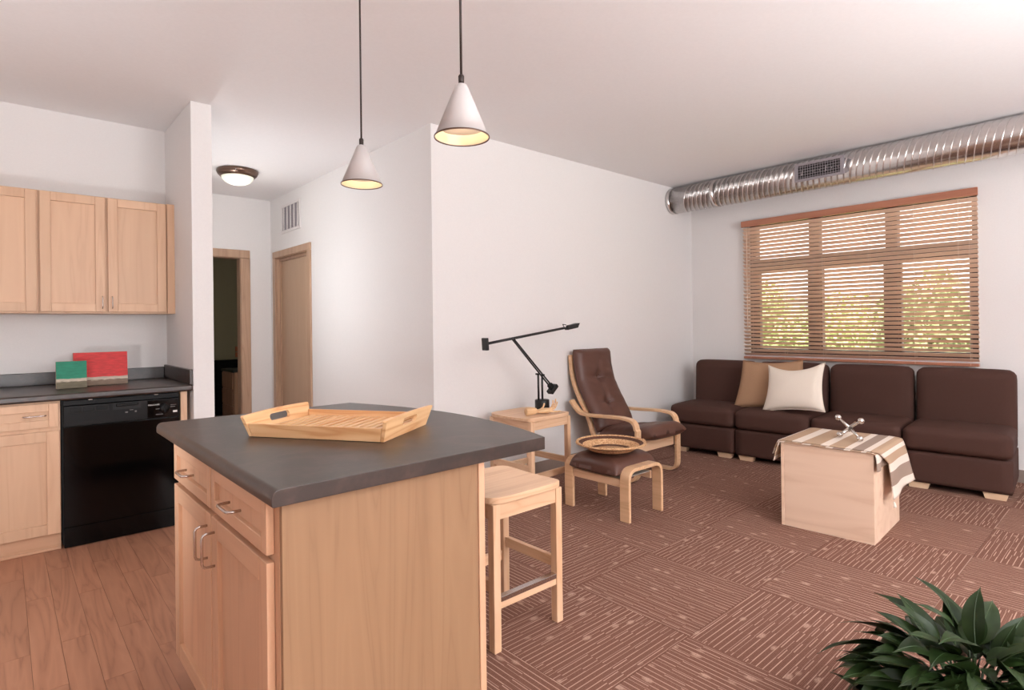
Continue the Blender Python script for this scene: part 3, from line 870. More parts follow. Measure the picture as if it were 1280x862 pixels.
# ------------------------------------------------------------------ pendants over the island
def pendant(px, py, zb, label):
    t = thing('pendant_lamp', label, 'lamp', (px, py, CZ), 0, 'cone pendants over the island')
    zt = zb+.150-CZ; zb = zb-CZ
    R0, R1 = .017, .077
    MB().lathe([(R0*.6, zt), (R0, zt-.004), (R1, zb), (R1-.0015, zb), (R0-.003, zt-.010), (R0*.55, zt-.008)], 48).build('shade', 'shade_white', t, smooth=True)
    MB().lathe([(R1-.0022, zb+.001), (R0-.001, zt-.012)], 48, cap=False).build('reflector', 'shade_inner', t, smooth=True)
    MB().lathe([(R1+.0012, zb-.002), (R1+.0016, zb+.002), (R1-.001, zb+.002), (R1-.001, zb-.002), (R1+.0012, zb-.002)], 48, cap=False).build('rim', 'bronze', t, smooth=True)
    MB().ball((0, 0, zb+.068), .026, 20, (1, 1, 1.2)).build('bulb', 'bulb_glow', t, smooth=True)
    MB().lathe([(.008, zt-.001), (.0085, zt+.022), (.006, zt+.026)], 14).build('ferrule', 'cord_black', t, smooth=True)
    MB().tube([(0, 0, zt+.02), (0, 0, -.02)], .0036, 8).build('cord', 'cord_black', t, smooth=True)
    MB().lathe([(.06, -.0005), (.06, -.016), (.05, -.024), (.006, -.026)], 32).build('ceiling_cap', 'shade_white', t, smooth=True)
pendant(1.035, 2.02, 1.826, 'smaller looking white cone pendant lamp, farther from the window, on a dark cord')
pendant(.975, 1.30, 1.812, 'larger looking white cone pendant lamp, nearer the window, on a dark cord')
# ------------------------------------------------------------------ stools
def stool(name, label, loc, rz, W, D, Hh, group, steel=True):
    t = thing(name, label, 'stool', loc, rz, group)
    # saddle seat: a grid dished across, rounded at the corners
    nx, ny = 13, 13
    rings = []
    def edge(u, v):
        # rounded square outline
        k = 7
        r = (abs(u)**k+abs(v)**k)**(1/k)
        m = max(abs(u), abs(v))
        s = m/r if r > 0 else 1
        return u*s*W/2, v*s*D/2
    vs, fs = [], []
    for lay in (0, 1):
        for j in range(ny):
            for i in range(nx):
                u, v = -1+2*i/(nx-1), -1+2*j/(ny-1)
                x, y = edge(u, v)
                if lay == 1:
                    z = Hh-.009*(1-min(1, abs(v)*1.05)**2)*(1-abs(u)**6*.2)-.001
                    if max(abs(u), abs(v)) > .99: z -= .002
                else:
                    z = Hh-.030
                vs.append((x, y, z))
    o1 = nx*ny
    for j in range(ny-1):
        for i in range(nx-1):
            a = j*nx+i
            fs.append((a, a+nx, a+nx+1, a+1)); fs.append((o1+a, o1+a+1, o1+a+nx+1, o1+a+nx))
    per = [i for i in range(nx)]+[j*nx+nx-1 for j in range(1, ny)]+[(ny-1)*nx+i for i in range(nx-2, -1, -1)]+[j*nx for j in range(ny-2, 0, -1)]
    for q in range(len(per)):
        a, c = per[q], per[(q+1) % len(per)]
        fs.append((a, c, o1+c, o1+a))
    MB().add(vs, fs).build('seat', 'beech_x', t, .003, 2)
    lw = .036
    X, Y = W/2-.012, D/2-.012
    for sx in (-1, 1):
        for sy in (-1, 1):
            MB().hexa([(sx*X, sy*Y, 0), (sx*(X-lw), sy*Y, 0), (sx*(X-lw), sy*(Y-lw), 0), (sx*X, sy*(Y-lw), 0),
                       (sx*X, sy*Y, Hh-.031), (sx*(X-lw), sy*Y, Hh-.031), (sx*(X-lw), sy*(Y-lw), Hh-.031), (sx*X, sy*(Y-lw), Hh-.031)]).build('leg', 'beech_z', t, .003)
    z0, z1 = Hh-.031-.062, Hh-.0315
    for s in (-1, 1):
        ya, yb = sorted((s*(Y-.004), s*(Y-.026)))
        bx('apron', 'beech_x', t, -X+lw, X-lw, ya, yb, z0, z1, .001)
        xa, xb = sorted((s*(X-.004), s*(X-.026)))
        bx('apron', 'beech_y', t, xa, xb, -Y+lw, Y-lw, z0, z1, .001)
        fr = .165 if s < 0 else .165
        st = bx('stretcher', 'beech_x', t, -X+lw, X-lw, ya, yb, fr, fr+.045, .002)
        if steel and s < 0:
            bx('footrest_strip', 'steel_wire', st, -X+lw+.001, X-lw-.001, ya-.003, ya+.024, fr+.0275, fr+.048, .002)
        bx('stretcher', 'beech_y', t, xa, xb, -Y+lw, Y-lw, .23, .275, .002)
    return t
stool('bar_stool', 'beech stool with steel footrest strip tucked beside the island', (1.615, 1.915, 0), 0, .41, .41, .610, 'beech stools')
SSX, SSY, SSR, SSH = 3.005, 3.185, math.radians(3), .62
stool('side_stool', 'beech stool used as side table under the black desk lamp', (SSX, SSY, 0), SSR, .46, .46, SSH, 'beech stools', False)

# ------------------------------------------------------------------ black balanced-arm desk lamp on the stool
lp = thing('desk_lamp', 'black counterweighted two-arm desk lamp standing on the side stool', 'lamp', (3.165, 3.215, SSH+.0006))
zz = SSH
MB().lathe([(.056, 0), (.057, .002), (.057, .071), (.053, .075), (.003, .075)], 36).build('base', 'black_metal', lp, smooth=True)
def rod(nm, a, c, r=.0062):
    return MB().tube([a, c], r, 10).build(nm, 'black_metal', lp, smooth=True)
# local x along the wall, z from the stool top
rod('upright', (-.045, -.008, .07), (-.048, -.008, .275), .0080)
rod('upright', (.012, .008, .07), (.010, .008, .265), .0080)
e1, e2 = Vector((-.318, 0, .560)), Vector((-.288, 0, .563))
l1, l2 = Vector((.075, 0, .175)), Vector((.112, 0, .180))
rod('lower_arm', e1+Vector((0, -.009, 0)), l1+Vector((0, -.009, 0)))
rod('lower_arm', e2+Vector((0, .009, 0)), l2+Vector((0, .009, 0)))
for p in ((-.048, -.001, .277), (.010, .001, .267), (-.318, 0, .560), (-.288, 0, .563)):
    MB().tube([(p[0], -.016, p[2]), (p[0], .016, p[2])], .0075, 12).build('pivot', 'black_metal', lp, smooth=True)
cw = MB().box(-.016, .016, -.03, .03, -.045, .045).build('counterweight', 'black_metal', lp, .006, 3)
cw.location = (.118, 0, .148); cw.rotation_euler = (0, math.radians(48), 0)
bk = MB().box(-.03, .012, -.014, .014, -.02, .02).build('weight_bracket', 'black_metal', lp, .003)
bk.location = (.103, 0, .166); bk.rotation_euler = (0, math.radians(48), 0)
u0, u1 = Vector((-.552, 0, .527)), Vector((.275, 0, .632))
rod('upper_arm', u0+Vector((0, -.007, 0)), u1+Vector((0, -.007, 0)), .0070)
rod('upper_arm', u0+Vector((0, .007, .004)), u1+Vector((0, .007, .004)), .0070)
cw = MB().box(-.011, .011, -.03, .03, -.045, .045).build('counterweight', 'black_metal', lp, .005, 3)
cw.location = (-.566, 0, .526); cw.rotation_euler = (0, math.radians(-4), 0)
hd = MB().hexa([(-.02, -.022, -.022), (.09, -.035, -.016), (.09, .035, -.016), (-.02, .022, -.022), (0, -.016, .014), (.125, -.028, .020), (.125, .028, .020), (0, .016, .014)]).build('head', 'black_metal', lp, .004)
hd.location = (.305, 0, .640); hd.rotation_euler = (0, math.radians(-6), 0)
rod('head_handle', (.262, 0, .64), (.245, 0, .662), .003); rod('head_handle', (.245, 0, .662), (.285, 0, .659), .003)

# wooden artist's hand lying on the stool
wh = thing('wooden_hand', 'jointed wooden mannequin hand lying palm up beside the desk lamp', 'hand', (2.995, 3.075, SSH-.0075), math.radians(-14))
def xlathe(nm, prof, c, sy=1, sz=1):
    n = 18
    return MB().loft([[(c[0]+x, c[1]+sy*r*math.cos(2*PI*i/n), c[2]+sz*r*math.sin(2*PI*i/n)) for i in range(n)] for x, r in prof]).build(nm, 'mannequin_wood', wh, smooth=True)
xlathe('forearm', [(-.115, .024), (-.112, .029), (-.06, .028), (-.03, .022), (-.022, .016)], (0, 0, .029))
xlathe('palm', [(-.020, .012), (-.010, .020), (.02, .026), (.06, .030), (.082, .026), (.09, .016)], (0, 0, .024), 1.25, .72)
def finger(nm, base, segs, r=.0068):
    p = Vector(base)
    fo = None
    for k, (ln, az, el) in enumerate(segs):
        d = Vector((math.cos(el)*math.cos(az), math.cos(el)*math.sin(az), math.sin(el)))*ln
        o = MB().tube([p, p+d*.06, p+d*.5, p+d*.94, p+d], [r*.6, r, r*1.06, r*.95, r*.55], 10).build(nm if fo is None else 'finger_joint', 'mannequin_wood', wh if fo is None else fo, smooth=True)
        if fo is None: fo = o
        p = p+d; r *= .92
finger('thumb', (.035, .030, .034), [(.045, .7, .15), (.034, .35, 1.05)])
finger('index_finger', (.082, .020, .026), [(.045, .10, .35), (.032, .05, 1.15), (.024, 0, 1.5)])
finger('middle_finger', (.088, .006, .026), [(.048, .02, .40), (.036, 0, 1.15), (.028, 0, 1.45)])
finger('ring_finger', (.086, -.008, .024), [(.045, -.05, .25), (.033, -.05, 1.0), (.024, 0, 1.35)])
finger('little_finger', (.076, -.021, .020), [(.038, -.18, -.12), (.030, -.15, .0), (.022, -.1, .05)])

# ------------------------------------------------------------------ bentwood armchair
ac = thing('armchair', 'bentwood armchair with tufted brown leather cushion against the white wall', 'armchair', (4.085, 2.785, 0))
# local: x across (-.315 left .. .315 right), y towards the wall, z up
arm = smoothpath([(.700, .605), (.655, .555), (.600, .510), (.530, .495), (.40, .497), (.25, .505), (.14, .508)], 5)
arm = arm[:-1]+fillet([(.14, .508), (.005, .495), (-.012, .05), (-.012, .013), (.60, .013)][:2]+[(-.012, .30)], .10, 8)[:-1]
leg = fillet([(-.012, .42), (-.010, .013), (.60, .013)], .085, 8)
for s in (-1, 1):
    a0, a1 = (s*.315, s*.255)
    a0, a1 = min(a0, a1), max(a0, a1)
    MB().ribbon(arm+leg, .024, a0, a1).build('arm_and_leg', 'birch_bent', ac, .004)
back = smoothpath([(.748, 1.005), (.738, .87), (.708, .75), (.648, .63), (.575, .52), (.528, .42), (.495, .33), (.44, .275), (.34, .268), (.18, .300), (.0, .335), (-.045, .345)], 5)
for s in (-1, 1):
    a0, a1 = sorted((s*.2535, s*.222))
    MB().ribbon(back, .034, a0, a1).build('back_frame', 'birch_bent', ac, .004)
for yy, zz_ in ((.735, .95), (.60, .575), (.43, .285)):
    bx('cross_slat', 'beech_x', ac, -.2215, .2215, yy-.012, yy+.012, zz_-.03, zz_+.03, .003)
bx('front_rail', 'beech_x', ac, -.2545, .2545, .006, .028, .235, .318, .003)
bx('floor_rail', 'beech_x', ac, -.2545, .2545, .50, .56, .014, .036, .003)
bx('webbing', 'strap_webbing', ac, -.2215, .2215, .03, .40, .318, .322, 0)
for zz_ in (.70, .84):
    bx('back_strap', 'strap_webbing', ac, -.2215, .2215, .685+(zz_-.70)*.3, .690+(zz_-.70)*.3, zz_-.03, zz_+.03, 0)
def pad(name, path, width, thick, parent, mat, buttons=(), crease=0.0, endr=.05, nu=34, sub=1):
    """upholstered pad following a 2D (y,z) path; its left-hand side is the show face"""
    P = [Vector(p) for p in path]
    L = [0]
    for i in range(1, len(P)): L.append(L[-1]+(P[i]-P[i-1]).length)
    T = L[-1]
    rows = len(P)
    top, bot = [], []
    for i, p in enumerate(P):
        d = (P[min(i+1, rows-1)]-P[max(i-1, 0)]).normalized()
        nr = Vector((-d.y, d.x))
        s = L[i]
        e = min(1, min(s, T-s)/endr)
        fe = math.sqrt(max(0, 1-(1-e)**2))
        rt, rb = [], []
        for k in range(nu+1):
            u = -1+2*k/nu
            wx = width/2*math.copysign(1-(1-abs(u))**1.5, u) if False else width/2*math.sin(u*PI/2)
            ed = abs(wx)/(width/2)
            fu = max(0, 1-ed**5)**.5
            h = thick*fe*fu
            dz = 0
            for (bu, bs, dep) in buttons:
                du_ = wx-bu; ds = s-bs
                r2 = du_*du_+ds*ds
                dz -= dep*math.exp(-r2/(2*.030**2))
                a = math.atan2(ds, du_)
                dz -= dep*.50*math.exp(-r2/(2*.095**2))*max(0, math.cos(4*a+.5))**5
            if crease: dz += crease*math.sin(s*60+wx*9)*math.cos(wx*23+s*17)
            ns = .5+.5*fe
            rt.append((wx*(.97+.03*fe), *(p+nr*(h*.68+dz*fu))))
            rb.append((wx*(.97+.03*fe), *(p-nr*h*.32)))
        top.append(rt); bot.append(rb)
    mb = MB(); vs = [q for r in top for q in r]+[q for r in bot for q in r]
    w1 = nu+1; off = rows*w1; fs = []
    for i in range(rows-1):
        for k in range(nu):
            a = i*w1+k
            fs.append((a, a+1, a+w1+1, a+w1)); fs.append((off+a, off+a+w1, off+a+w1+1, off+a+1))
    for i in range(rows-1):
        fs.append((i*w1, (i+1)*w1, off+(i+1)*w1, off+i*w1)); a = i*w1+nu
        fs.append((a, off+a, off+a+w1, a+w1))
    for k in range(nu):
        fs.append((k, off+k, off+k+1, k+1)); a = (rows-1)*w1+k
        fs.append((a, a+1, off+a+1, off+a))
    mb.add(vs, fs)
    o = mb.build(name, mat, parent, smooth=True)
    bm = bmesh.new(); bm.from_mesh(o.data); bmesh.ops.remove_doubles(bm, verts=bm.verts, dist=1e-5); bmesh.ops.recalc_face_normals(bm, faces=bm.faces); bm.to_mesh(o.data); bm.free()
    return o
bp = smoothpath([(.712, 1.055), (.702, .94), (.683, .84), (.650, .74), (.590, .63), (.520, .52), (.470, .43), (.440, .345)], 9)[::-1]
bc_ = pad('back_cushion', bp, .50, .105, ac, 'leather', ((-.01, .235, .045), (0, .50, .045)), .0022)
for s in (.235, .50):
    i = min(range(len(bp)), key=lambda q: abs(sum((Vector(bp[j+1])-Vector(bp[j])).length for j in range(q))-s))
    y, z = bp[i]
    MB().ball((0, y-.045, z+.03), .010, 12, (1, .5, 1)).build('tuft_button', 'leather', bc_, smooth=True)
sp_ = smoothpath([(-.125, .385), (-.06, .375), (.05, .358), (.20, .335), (.32, .318), (.43, .325)], 8)
sp_ = [(y, z) for y, z in sp_]
pad('seat_cushion', sp_[::1], .50, .125, ac, 'leather', ((0, .30, .012),), .002, .06)

# ------------------------------------------------------------------ footstool and basket
fs_ = thing('footstool', 'bentwood footstool with brown leather cushion in front of the armchair', 'footstool', (3.183, 2.538, 0))
arch = fillet([(-.180, .0), (-.180, .332), (.180, .332), (.180, .0)], .075, 8)
for s in (-1, 1):
    a0, a1 = sorted((s*.280, s*.206))
    MB().ribbon(arch, .024, a0, a1, 'xz').build('arched_leg', 'birch_bent', fs_, .004)
for s in (-1, 1):
    x0, x1 = sorted((s*.172, s*.150))
    x0, x1 = (-.181, -.159) if s < 0 else (.150, .167)
    bx('rail', 'beech_y', fs_, x0, x1, -.2055, .2055, .215, .268, .003)
bx('webbing', 'strap_webbing', fs_, -.157, .148, -.2, .2, .262, .266, 0)
cp_ = smoothpath([(-.225, .300), (-.15, .315), (0, .322), (.15, .315), (.225, .300)], 8)
o = pad('cushion', cp_, .42, .125, fs_, 'leather', (), .0022, .07)
o.rotation_euler = (0, 0, PI/2)
bk = thing('basket', 'shallow coiled straw basket with dark brown rings lying on the footstool', 'basket', (3.135, 2.515, .4075))
R_ = .232
def coil(nm, mat, r0, z0, r1, z1, cnt, thick=.008):
    prof = []
    for k in range(cnt*6+1):
        t = k/(cnt*6)
        bmp_ = .0022*abs(math.sin(PI*cnt*t))
        r = r0+(r1-r0)*t; z = z0+(z1-z0)*t
        nx, nz = -(z1-z0), (r1-r0)
        l = math.hypot(nx, nz)
        prof.append((r+nx/l*bmp_, z+nz/l*bmp_))
    inner = prof
    outer = [(r-(-(z1-z0))/math.hypot(r1-r0, z1-z0)*thick, z-(r1-r0)/math.hypot(r1-r0, z1-z0)*thick) for r, z in reversed([(r0+(r1-r0)*k/(cnt*6), z0+(z1-z0)*k/(cnt*6)) for k in range(cnt*6+1)])]
    return MB().loft([[(r*math.cos(2*PI*i/56), r*math.sin(2*PI*i/56), z) for i in range(56)] for r, z in inner+outer+inner[:1]], cap=False).build(nm, mat, bk, smooth=True)
MB().lathe([(.003, .001), (.118, .001), (.120, .009), (.003, .011)], 56).build('base', 'basket_straw', bk, smooth=True)
coil('dark_ring', 'basket_dark', .118, .009, .142, .016, 2)
coil('straw_wall', 'basket_straw', .142, .016, .194, .046, 5)
coil('dark_ring', 'basket_dark', .194, .046, .220, .060, 3)
coil('rim', 'basket_straw', .220, .060, R_+.006, .066, 2, .012)

# ------------------------------------------------------------------ sectional sofa of four armless units
SR = math.atan2(.072, .9974)
t0 = Vector((5.055, 3.300)); tdir = Vector((.19, -2.63)).normalized()
UW = .659
names = ('leftmost armless brown sofa unit, in the corner beside the armchair', 'second brown sofa unit from the corner, behind the cream pillow', 'third brown sofa unit from the corner, behind the striped blanket', 'rightmost brown sofa unit, cut by the edge of the picture')
def rbox(nm, mat, parent, x0, x1, y0, y1, z0, z1, r, puff=0.0, pz=0.0, n=14):
    """soft cushion block: box with round edges and a slight crown"""
    cx, cy, cz = (x0+x1)/2, (y0+y1)/2, (z0+z1)/2
    hx, hy, hz = (x1-x0)/2, (y1-y0)/2, (z1-z0)/2
    bm = bmesh.new()
    bmesh.ops.create_cube(bm, size=2)
    bmesh.ops.subdivide_edges(bm, edges=bm.edges[:], cuts=n, use_grid_fill=True)
    for v in bm.verts:
        p = v.co.copy()
        q = Vector((p.x*hx, p.y*hy, p.z*hz))
        c = Vector((max(-hx+r, min(hx-r, q.x)), max(-hy+r, min(hy-r, q.y)), max(-hz+r, min(hz-r, q.z))))
        d = q-c
        if d.length > 1e-9: q = c+d.normalized()*r
        if puff:
            q.x += math.copysign(1, p.x)*puff*(1-p.y**2)*(1-p.z**2) if abs(p.x) > .98 else 0
            q.z += math.copysign(1, p.z)*pz*(1-p.y**2)*(1-p.x**2) if p.z > .98 else 0
        v.co = q+Vector((cx, cy, cz))
    bmesh.ops.recalc_face_normals(bm, faces=bm.faces)
    me = bpy.data.meshes.new(nm); bm.to_mesh(me); bm.free()
    return link(nm, me, mat, parent, smooth=True)
def remap(o, f):
    for v in o.data.vertices: v.co = f(v.co)
SD = .715
for k in range(4):
    c = t0+tdir*(UW*(k+.5))
    u = thing('sofa_unit', names[k], 'sofa', (c.x, c.y, 0), SR, 'brown sofa units under the window')
    hw = UW/2-.003
    rbox('base', 'sofa_fabric', u, .012, SD-.02, -hw+.004, hw-.004, .046, .283, .012, .0, n=8)
    rbox('seat', 'sofa_fabric', u, -.012, SD-.165, -hw, hw, .286, .468, .052, .006, .014)
    bo = rbox('backrest', 'sofa_fabric', u, SD-.195, SD-.03, -hw+.006, hw-.006, .30, .885, .060, .014, .006)
    remap(bo, lambda q: Vector((q.x+.045*(q.z-.60), q.y, q.z)))
    for fx in (.03, SD-.11):
        for fy in (-hw+.10, hw-.10):
            MB().hexa([(fx, fy-.058, 0), (fx+.06, fy-.058, 0), (fx+.06, fy+.058, 0), (fx, fy+.058, 0), (fx-.003, fy-.072, .0455), (fx+.063, fy-.072, .0455), (fx+.063, fy+.072, .0455), (fx-.003, fy+.072, .0455)]).build('foot', 'foot_wood', u, .002)

# pillows leaning on the backs
def pillow(nm, label, mat, loc, rot, w, h, t, sag=0.0, pinch=.10, group='pillows on the sofa', taper=0.0):
    n = 26
    vs, fs = [], []
    for lay in (1, -1):
        for j in range(n+1):
            for i in range(n+1):
                u, v = -1+2*i/n, -1+2*j/n
                x = w/2*u*(1-pinch*(1-v*v)*abs(u)**2)
                y = h/2*v*(1-pinch*(1-u*u)*abs(v)**2)
                if v > 0: y -= sag*(1-u*u)*v
                x *= 1-taper*v
                th = t/2*((1-u**2)*(1-v**2))**.42
                th += .004*math.sin(5*u+3*v)*((1-u*u)*(1-v*v))
                vs.append((lay*th, x, y))
    w1 = n+1; off = w1*w1
    for j in range(n):
        for i in range(n):
            a = j*w1+i
            fs.append((a, a+1, a+w1+1, a+w1)); fs.append((off+a, off+a+w1, off+a+w1+1, off+a+1))
    o = MB().add(vs, fs).build(nm, mat, None, smooth=True)
    bm = bmesh.new(); bm.from_mesh(o.data); bmesh.ops.remove_doubles(bm, verts=bm.verts, dist=1e-6); bmesh.ops.recalc_face_normals(bm, faces=bm.faces); bm.to_mesh(o.data); bm.free()
    o.location = loc; o.rotation_euler = rot
    tag(o, label, 'pillow', group)
    per = []
    for i in range(n+1): per.append(vs[i])
    for j in range(1, n+1): per.append(vs[j*w1+n])
    for i in range(n-1, -1, -1): per.append(vs[n*w1+i])
    for j in range(n-1, -1, -1): per.append(vs[j*w1])
    MB().tube(per, .0035, 6).build('piping', mat, o, smooth=True)
    return o
pillow('tan_pillow', 'tan square pillow leaning behind the cream one on the sofa', 'pillow_tan', (5.470, 2.455, .692), Euler((math.radians(-2), math.radians(19), math.radians(6)), 'XYZ'), .60, .47, .13, .02, .05, taper=.09)
pillow('cream_pillow', 'cream square pillow in front of the tan one on the sofa', 'pillow_cream', (5.315, 2.175, .692), Euler((math.radians(-6), math.radians(22), math.radians(-4)), 'XYZ'), .53, .45, .15, .045, .11, taper=.04)
# ------------------------------------------------------------------ cube table, blanket, metal jack
TR = math.radians(2.9)
tb_ = thing('cube_table', 'pale birch box table half covered by a striped blanket', 'table', (3.697, 1.338, 0), TR)
# local x into the depth, y along the front (positive left), front face at x = 0
TWd, TD, TH = .512, .590, .527
bx('front_panel', 'cube_birch', tb_, .0, .018, -TWd/2, TWd/2-.019, 0, TH-.019, .0015)
bx('side_panel', 'cube_birch', tb_, .0185, TD, -TWd/2, -TWd/2+.018, 0, TH-.019, .0015)
bx('side_panel', 'cube_birch', tb_, -.0015, TD, TWd/2-.018, TWd/2, 0, TH-.019, .0015)
bx('back_panel', 'cube_birch', tb_, TD-.018, TD-.0005, -TWd/2+.0185, TWd/2-.0185, 0, TH-.019, .0015)
bx('top_panel', 'cube_birch', tb_, 0, TD, -TWd/2, TWd/2, TH-.0185, TH, .0015)
def cloth(nm, parent, x0, x1, hangL, hangR, zt, ufrom, uto, flareL=.05, flareR=.10, skew=0.0, swing=0.0, gap=0.0, th=.005, ny=70, nx=18, wob=.008):
    """strip draped across the table top along local y"""
    W2 = TWd/2+.006+gap
    total = hangL+2*W2+hangR
    me = bpy.data.meshes.new(nm)
    vs, uvs = [], []
    for i in range(nx+1):
        tx = i/nx
        hr = hangR*(1+skew*(tx-.5))
        for j in range(ny+1):
            s = j/ny*(hangL+2*W2+hr)
            x = x0+(x1-x0)*tx
            if s < hangL:
                d = hangL-s
                k = d/max(hangL, 1e-6)
                y = W2+.012*(1-math.exp(-d/.02))+flareL*k**1.3*(.6+.4*tx); z = zt-d+.004*k
                x += wob*math.sin(9*k+tx*3)*k
            elif s < hangL+2*W2:
                y = W2-(s-hangL)
                ed = min(s-hangL, hangL+2*W2-s)
                z = zt+.0035*math.sin(14*y+3*tx)*.3-.006*math.exp(-ed/.012)
            else:
                d = s-hangL-2*W2
                k = d/max(hr, 1e-6)
                y = -W2-.012*(1-math.exp(-d/.02))-flareR*k**1.15*(.65+.35*tx)-wob*1.2*math.sin(tx*PI*2.2+.6)*k; z = zt-d*(.985-.02*k)
                x += .045*k*(tx-.2)+wob*math.sin(5*k)*k+swing*(1-tx)*min(1, d/.10)
            vs.append((x, y, z)); uvs.append((ufrom+(uto-ufrom)*s/total, tx))
    fs = []
    w1 = ny+1
    for i in range(nx):
        for j in range(ny):
            a = i*w1+j
            fs.append((a, a+w1, a+w1+1, a+1))
    me.from_pydata(vs, [], fs)
    uv = me.uv_layers.new(name='UVMap')
    for lp_ in me.loops: uv.data[lp_.index].uv = uvs[lp_.vertex_index]
    o = link(nm, me, 'blanket_weave', parent, smooth=True)
    md = o.modifiers.new('thick', 'SOLIDIFY'); md.thickness = th; md.offset = 1
    return o
bk_ = thing('blanket', 'tan and cream striped woven blanket draped over the box table', 'blanket', (3.697, 1.338, 0), TR)
cloth('under_layer', bk_, -.010, .22, .135, .105, TH+.0015, .10, .90, .05, .002, .0)
cloth('upper_layer', bk_, .008, .585, .10, .290, TH+.0085, .02, 1.0, .05, .045, -.12, swing=.17, gap=.010)
# folded front edge that shows both layers
ts = MB().tube([(.03, -.345, .262), (.022, -.352, .245), (.018, -.353, .232)], [.004, .007, .009], 8).build('tassel', 'pillow_cream', bk_, smooth=True)
jk = thing('metal_jack', 'chrome toy jack ornament with ball tips standing on the blanket', 'ornament', (3.985, 1.295, TH+.0145), math.radians(-18))
rr, ll = .0190, .094
cz = .068
E_ = Euler((.62, .30, .35), 'XYZ').to_matrix()
cw_, chh = .078, .056
dirs = [((0, 1, .72), True), ((0, -1, .72), True), ((.15, 1, -.72), True), ((-.15, -1, -.72), True), ((1, .1, .35), False), ((-1, -.1, -.35), False)]
for d, ball_ in dirs:
    v = Vector(d).normalized()*ll
    c0 = Vector((0, 0, cz))
    tip = c0+v
    if ball_:
        MB().tube([c0, c0+v*.5, tip], [.011, .008, .007], 12).build('spoke', 'chrome', jk, smooth=True)
        MB().ball(tuple(tip), rr, 20).build('ball_tip', 'chrome', jk, smooth=True)
    else:
        MB().tube([c0, c0+v*.5, c0+v*.78, c0+v*.84], [.011, .010, .0105, .004], 12).build('spoke', 'chrome', jk, smooth=True)

# ------------------------------------------------------------------ peace lily in the foreground
pp = thing('potted_plant', 'leafy dark green peace lily in a pot at the lower right corner', 'plant', (2.08, .36, 0))
MB().lathe([(.085, 0), (.095, .004), (.118, .15), (.124, .155), (.124, .172), (.112, .172), (.108, .150), (.02, .148)], 36).build('pot', 'pot_clay', pp, smooth=True)
MB().lathe([(.002, .146), (.107, .146), (.106, .153), (.002, .158)], 30).build('potting_soil', 'soil', pp, smooth=True)
def leaf_mesh(L, Wd, droop, fold, wav, seed):
    rnd = random.Random(seed)
    n, m = 14, 6
    vs, fs = [], []
    for i in range(n+1):
        t = i/n
        w = Wd*(math.sin(PI*min(1, t**.75))**.85)*(1-.25*t) if t < 1 else 0
        if t > .82: w *= (1-(t-.82)/.18)**.7 if t < 1 else 0
        x = L*t*math.cos(droop*t*.6) ; z = L*.12*math.sin(PI*t*.6)-droop*L*.55*t*t
        for k in range(m+1):
            u = -1+2*k/m
            vs.append((x-abs(u)*.012*L, u*w, z+fold*abs(u)*w+wav*w*math.sin(7*t+u*2+seed)*abs(u)))
    w1 = m+1
    for i in range(n):
        for k in range(m):
            a = i*w1+k
            fs.append((a, a+1, a+w1+1, a+w1))
    me = bpy.data.meshes.new('leaf'); me.from_pydata(vs, [], fs); me.materials.append(M['lily_leaf'])
    for p in me.polygons: p.use_smooth = True
    rib = bpy.data.meshes.new('midrib')
    mid = [Vector(vs[i*w1+m//2])+Vector((0, 0, .0006)) for i in range(n)]
    mb = MB().tube(mid, [.0022*(1-i/n*.8) for i in range(n)], 5)
    rib.from_pydata(mb.v, [], mb.f); rib.materials.append(M['lily_rib'])
    return me, rib
LM = [leaf_mesh(.20, .038, .55, .25, .15, 1), leaf_mesh(.17, .036, .8, .2, .2, 2), leaf_mesh(.22, .042, .4, .3, .12, 3), leaf_mesh(.15, .034, .3, .35, .1, 4), leaf_mesh(.19, .045, 1.0, .15, .2, 5), leaf_mesh(.16, .030, .15, .3, .1, 6)]
rnd = random.Random(21)
def leaf(base, az, el, k, sc_=1.0, rollv=0.0, stem=True):
    me, rib = LM[k]
    o = bpy.data.objects.new('leaf', me); COL.objects.link(o); o.parent = pp
    o.location = base
    o.rotation_euler = Euler((rollv, -el, az), 'XYZ'); o.scale = (sc_,)*3
    r = bpy.data.objects.new('midrib', rib); COL.objects.link(r); r.parent = o
    if stem:
        b = Vector(base); root = Vector((b.x*.18, b.y*.18, .15))
        midp = root.lerp(b, .55)+Vector((0, 0, .04))
        MB().tube([root, midp, b], [.004, .0033, .0028], 6).build('stem', 'stem_green', pp, smooth=True)
NL = 112
for k in range(NL):
    f = k/NL
    az = k*2.39996
    ring = math.sqrt(f)
    rad = .03+.20*ring
    z = .355-.155*ring+rnd.uniform(-.035, .035)
    el = 1.05-1.25*ring+rnd.uniform(-.3, .25)
    leaf((rad*math.cos(az), rad*math.sin(az), z), az+rnd.uniform(-.6, .6), el, k % 6, rnd.uniform(.75, 1.08), rnd.uniform(-.7, .7), k % 2 == 0)

for k in range(46):
    az = math.radians(190)+rnd.uniform(-1.25, 1.25)
    rad = rnd.uniform(.05, .24)
    leaf((rad*math.cos(az), rad*math.sin(az), .30-.55*rad+rnd.uniform(-.05, .03)), az+rnd.uniform(-.7, .7), rnd.uniform(.0, .75)-1.4*rad, rnd.choice((0, 2, 3, 4, 5)), rnd.uniform(.8, 1.05), rnd.uniform(-.6, .6), k % 3 == 0)

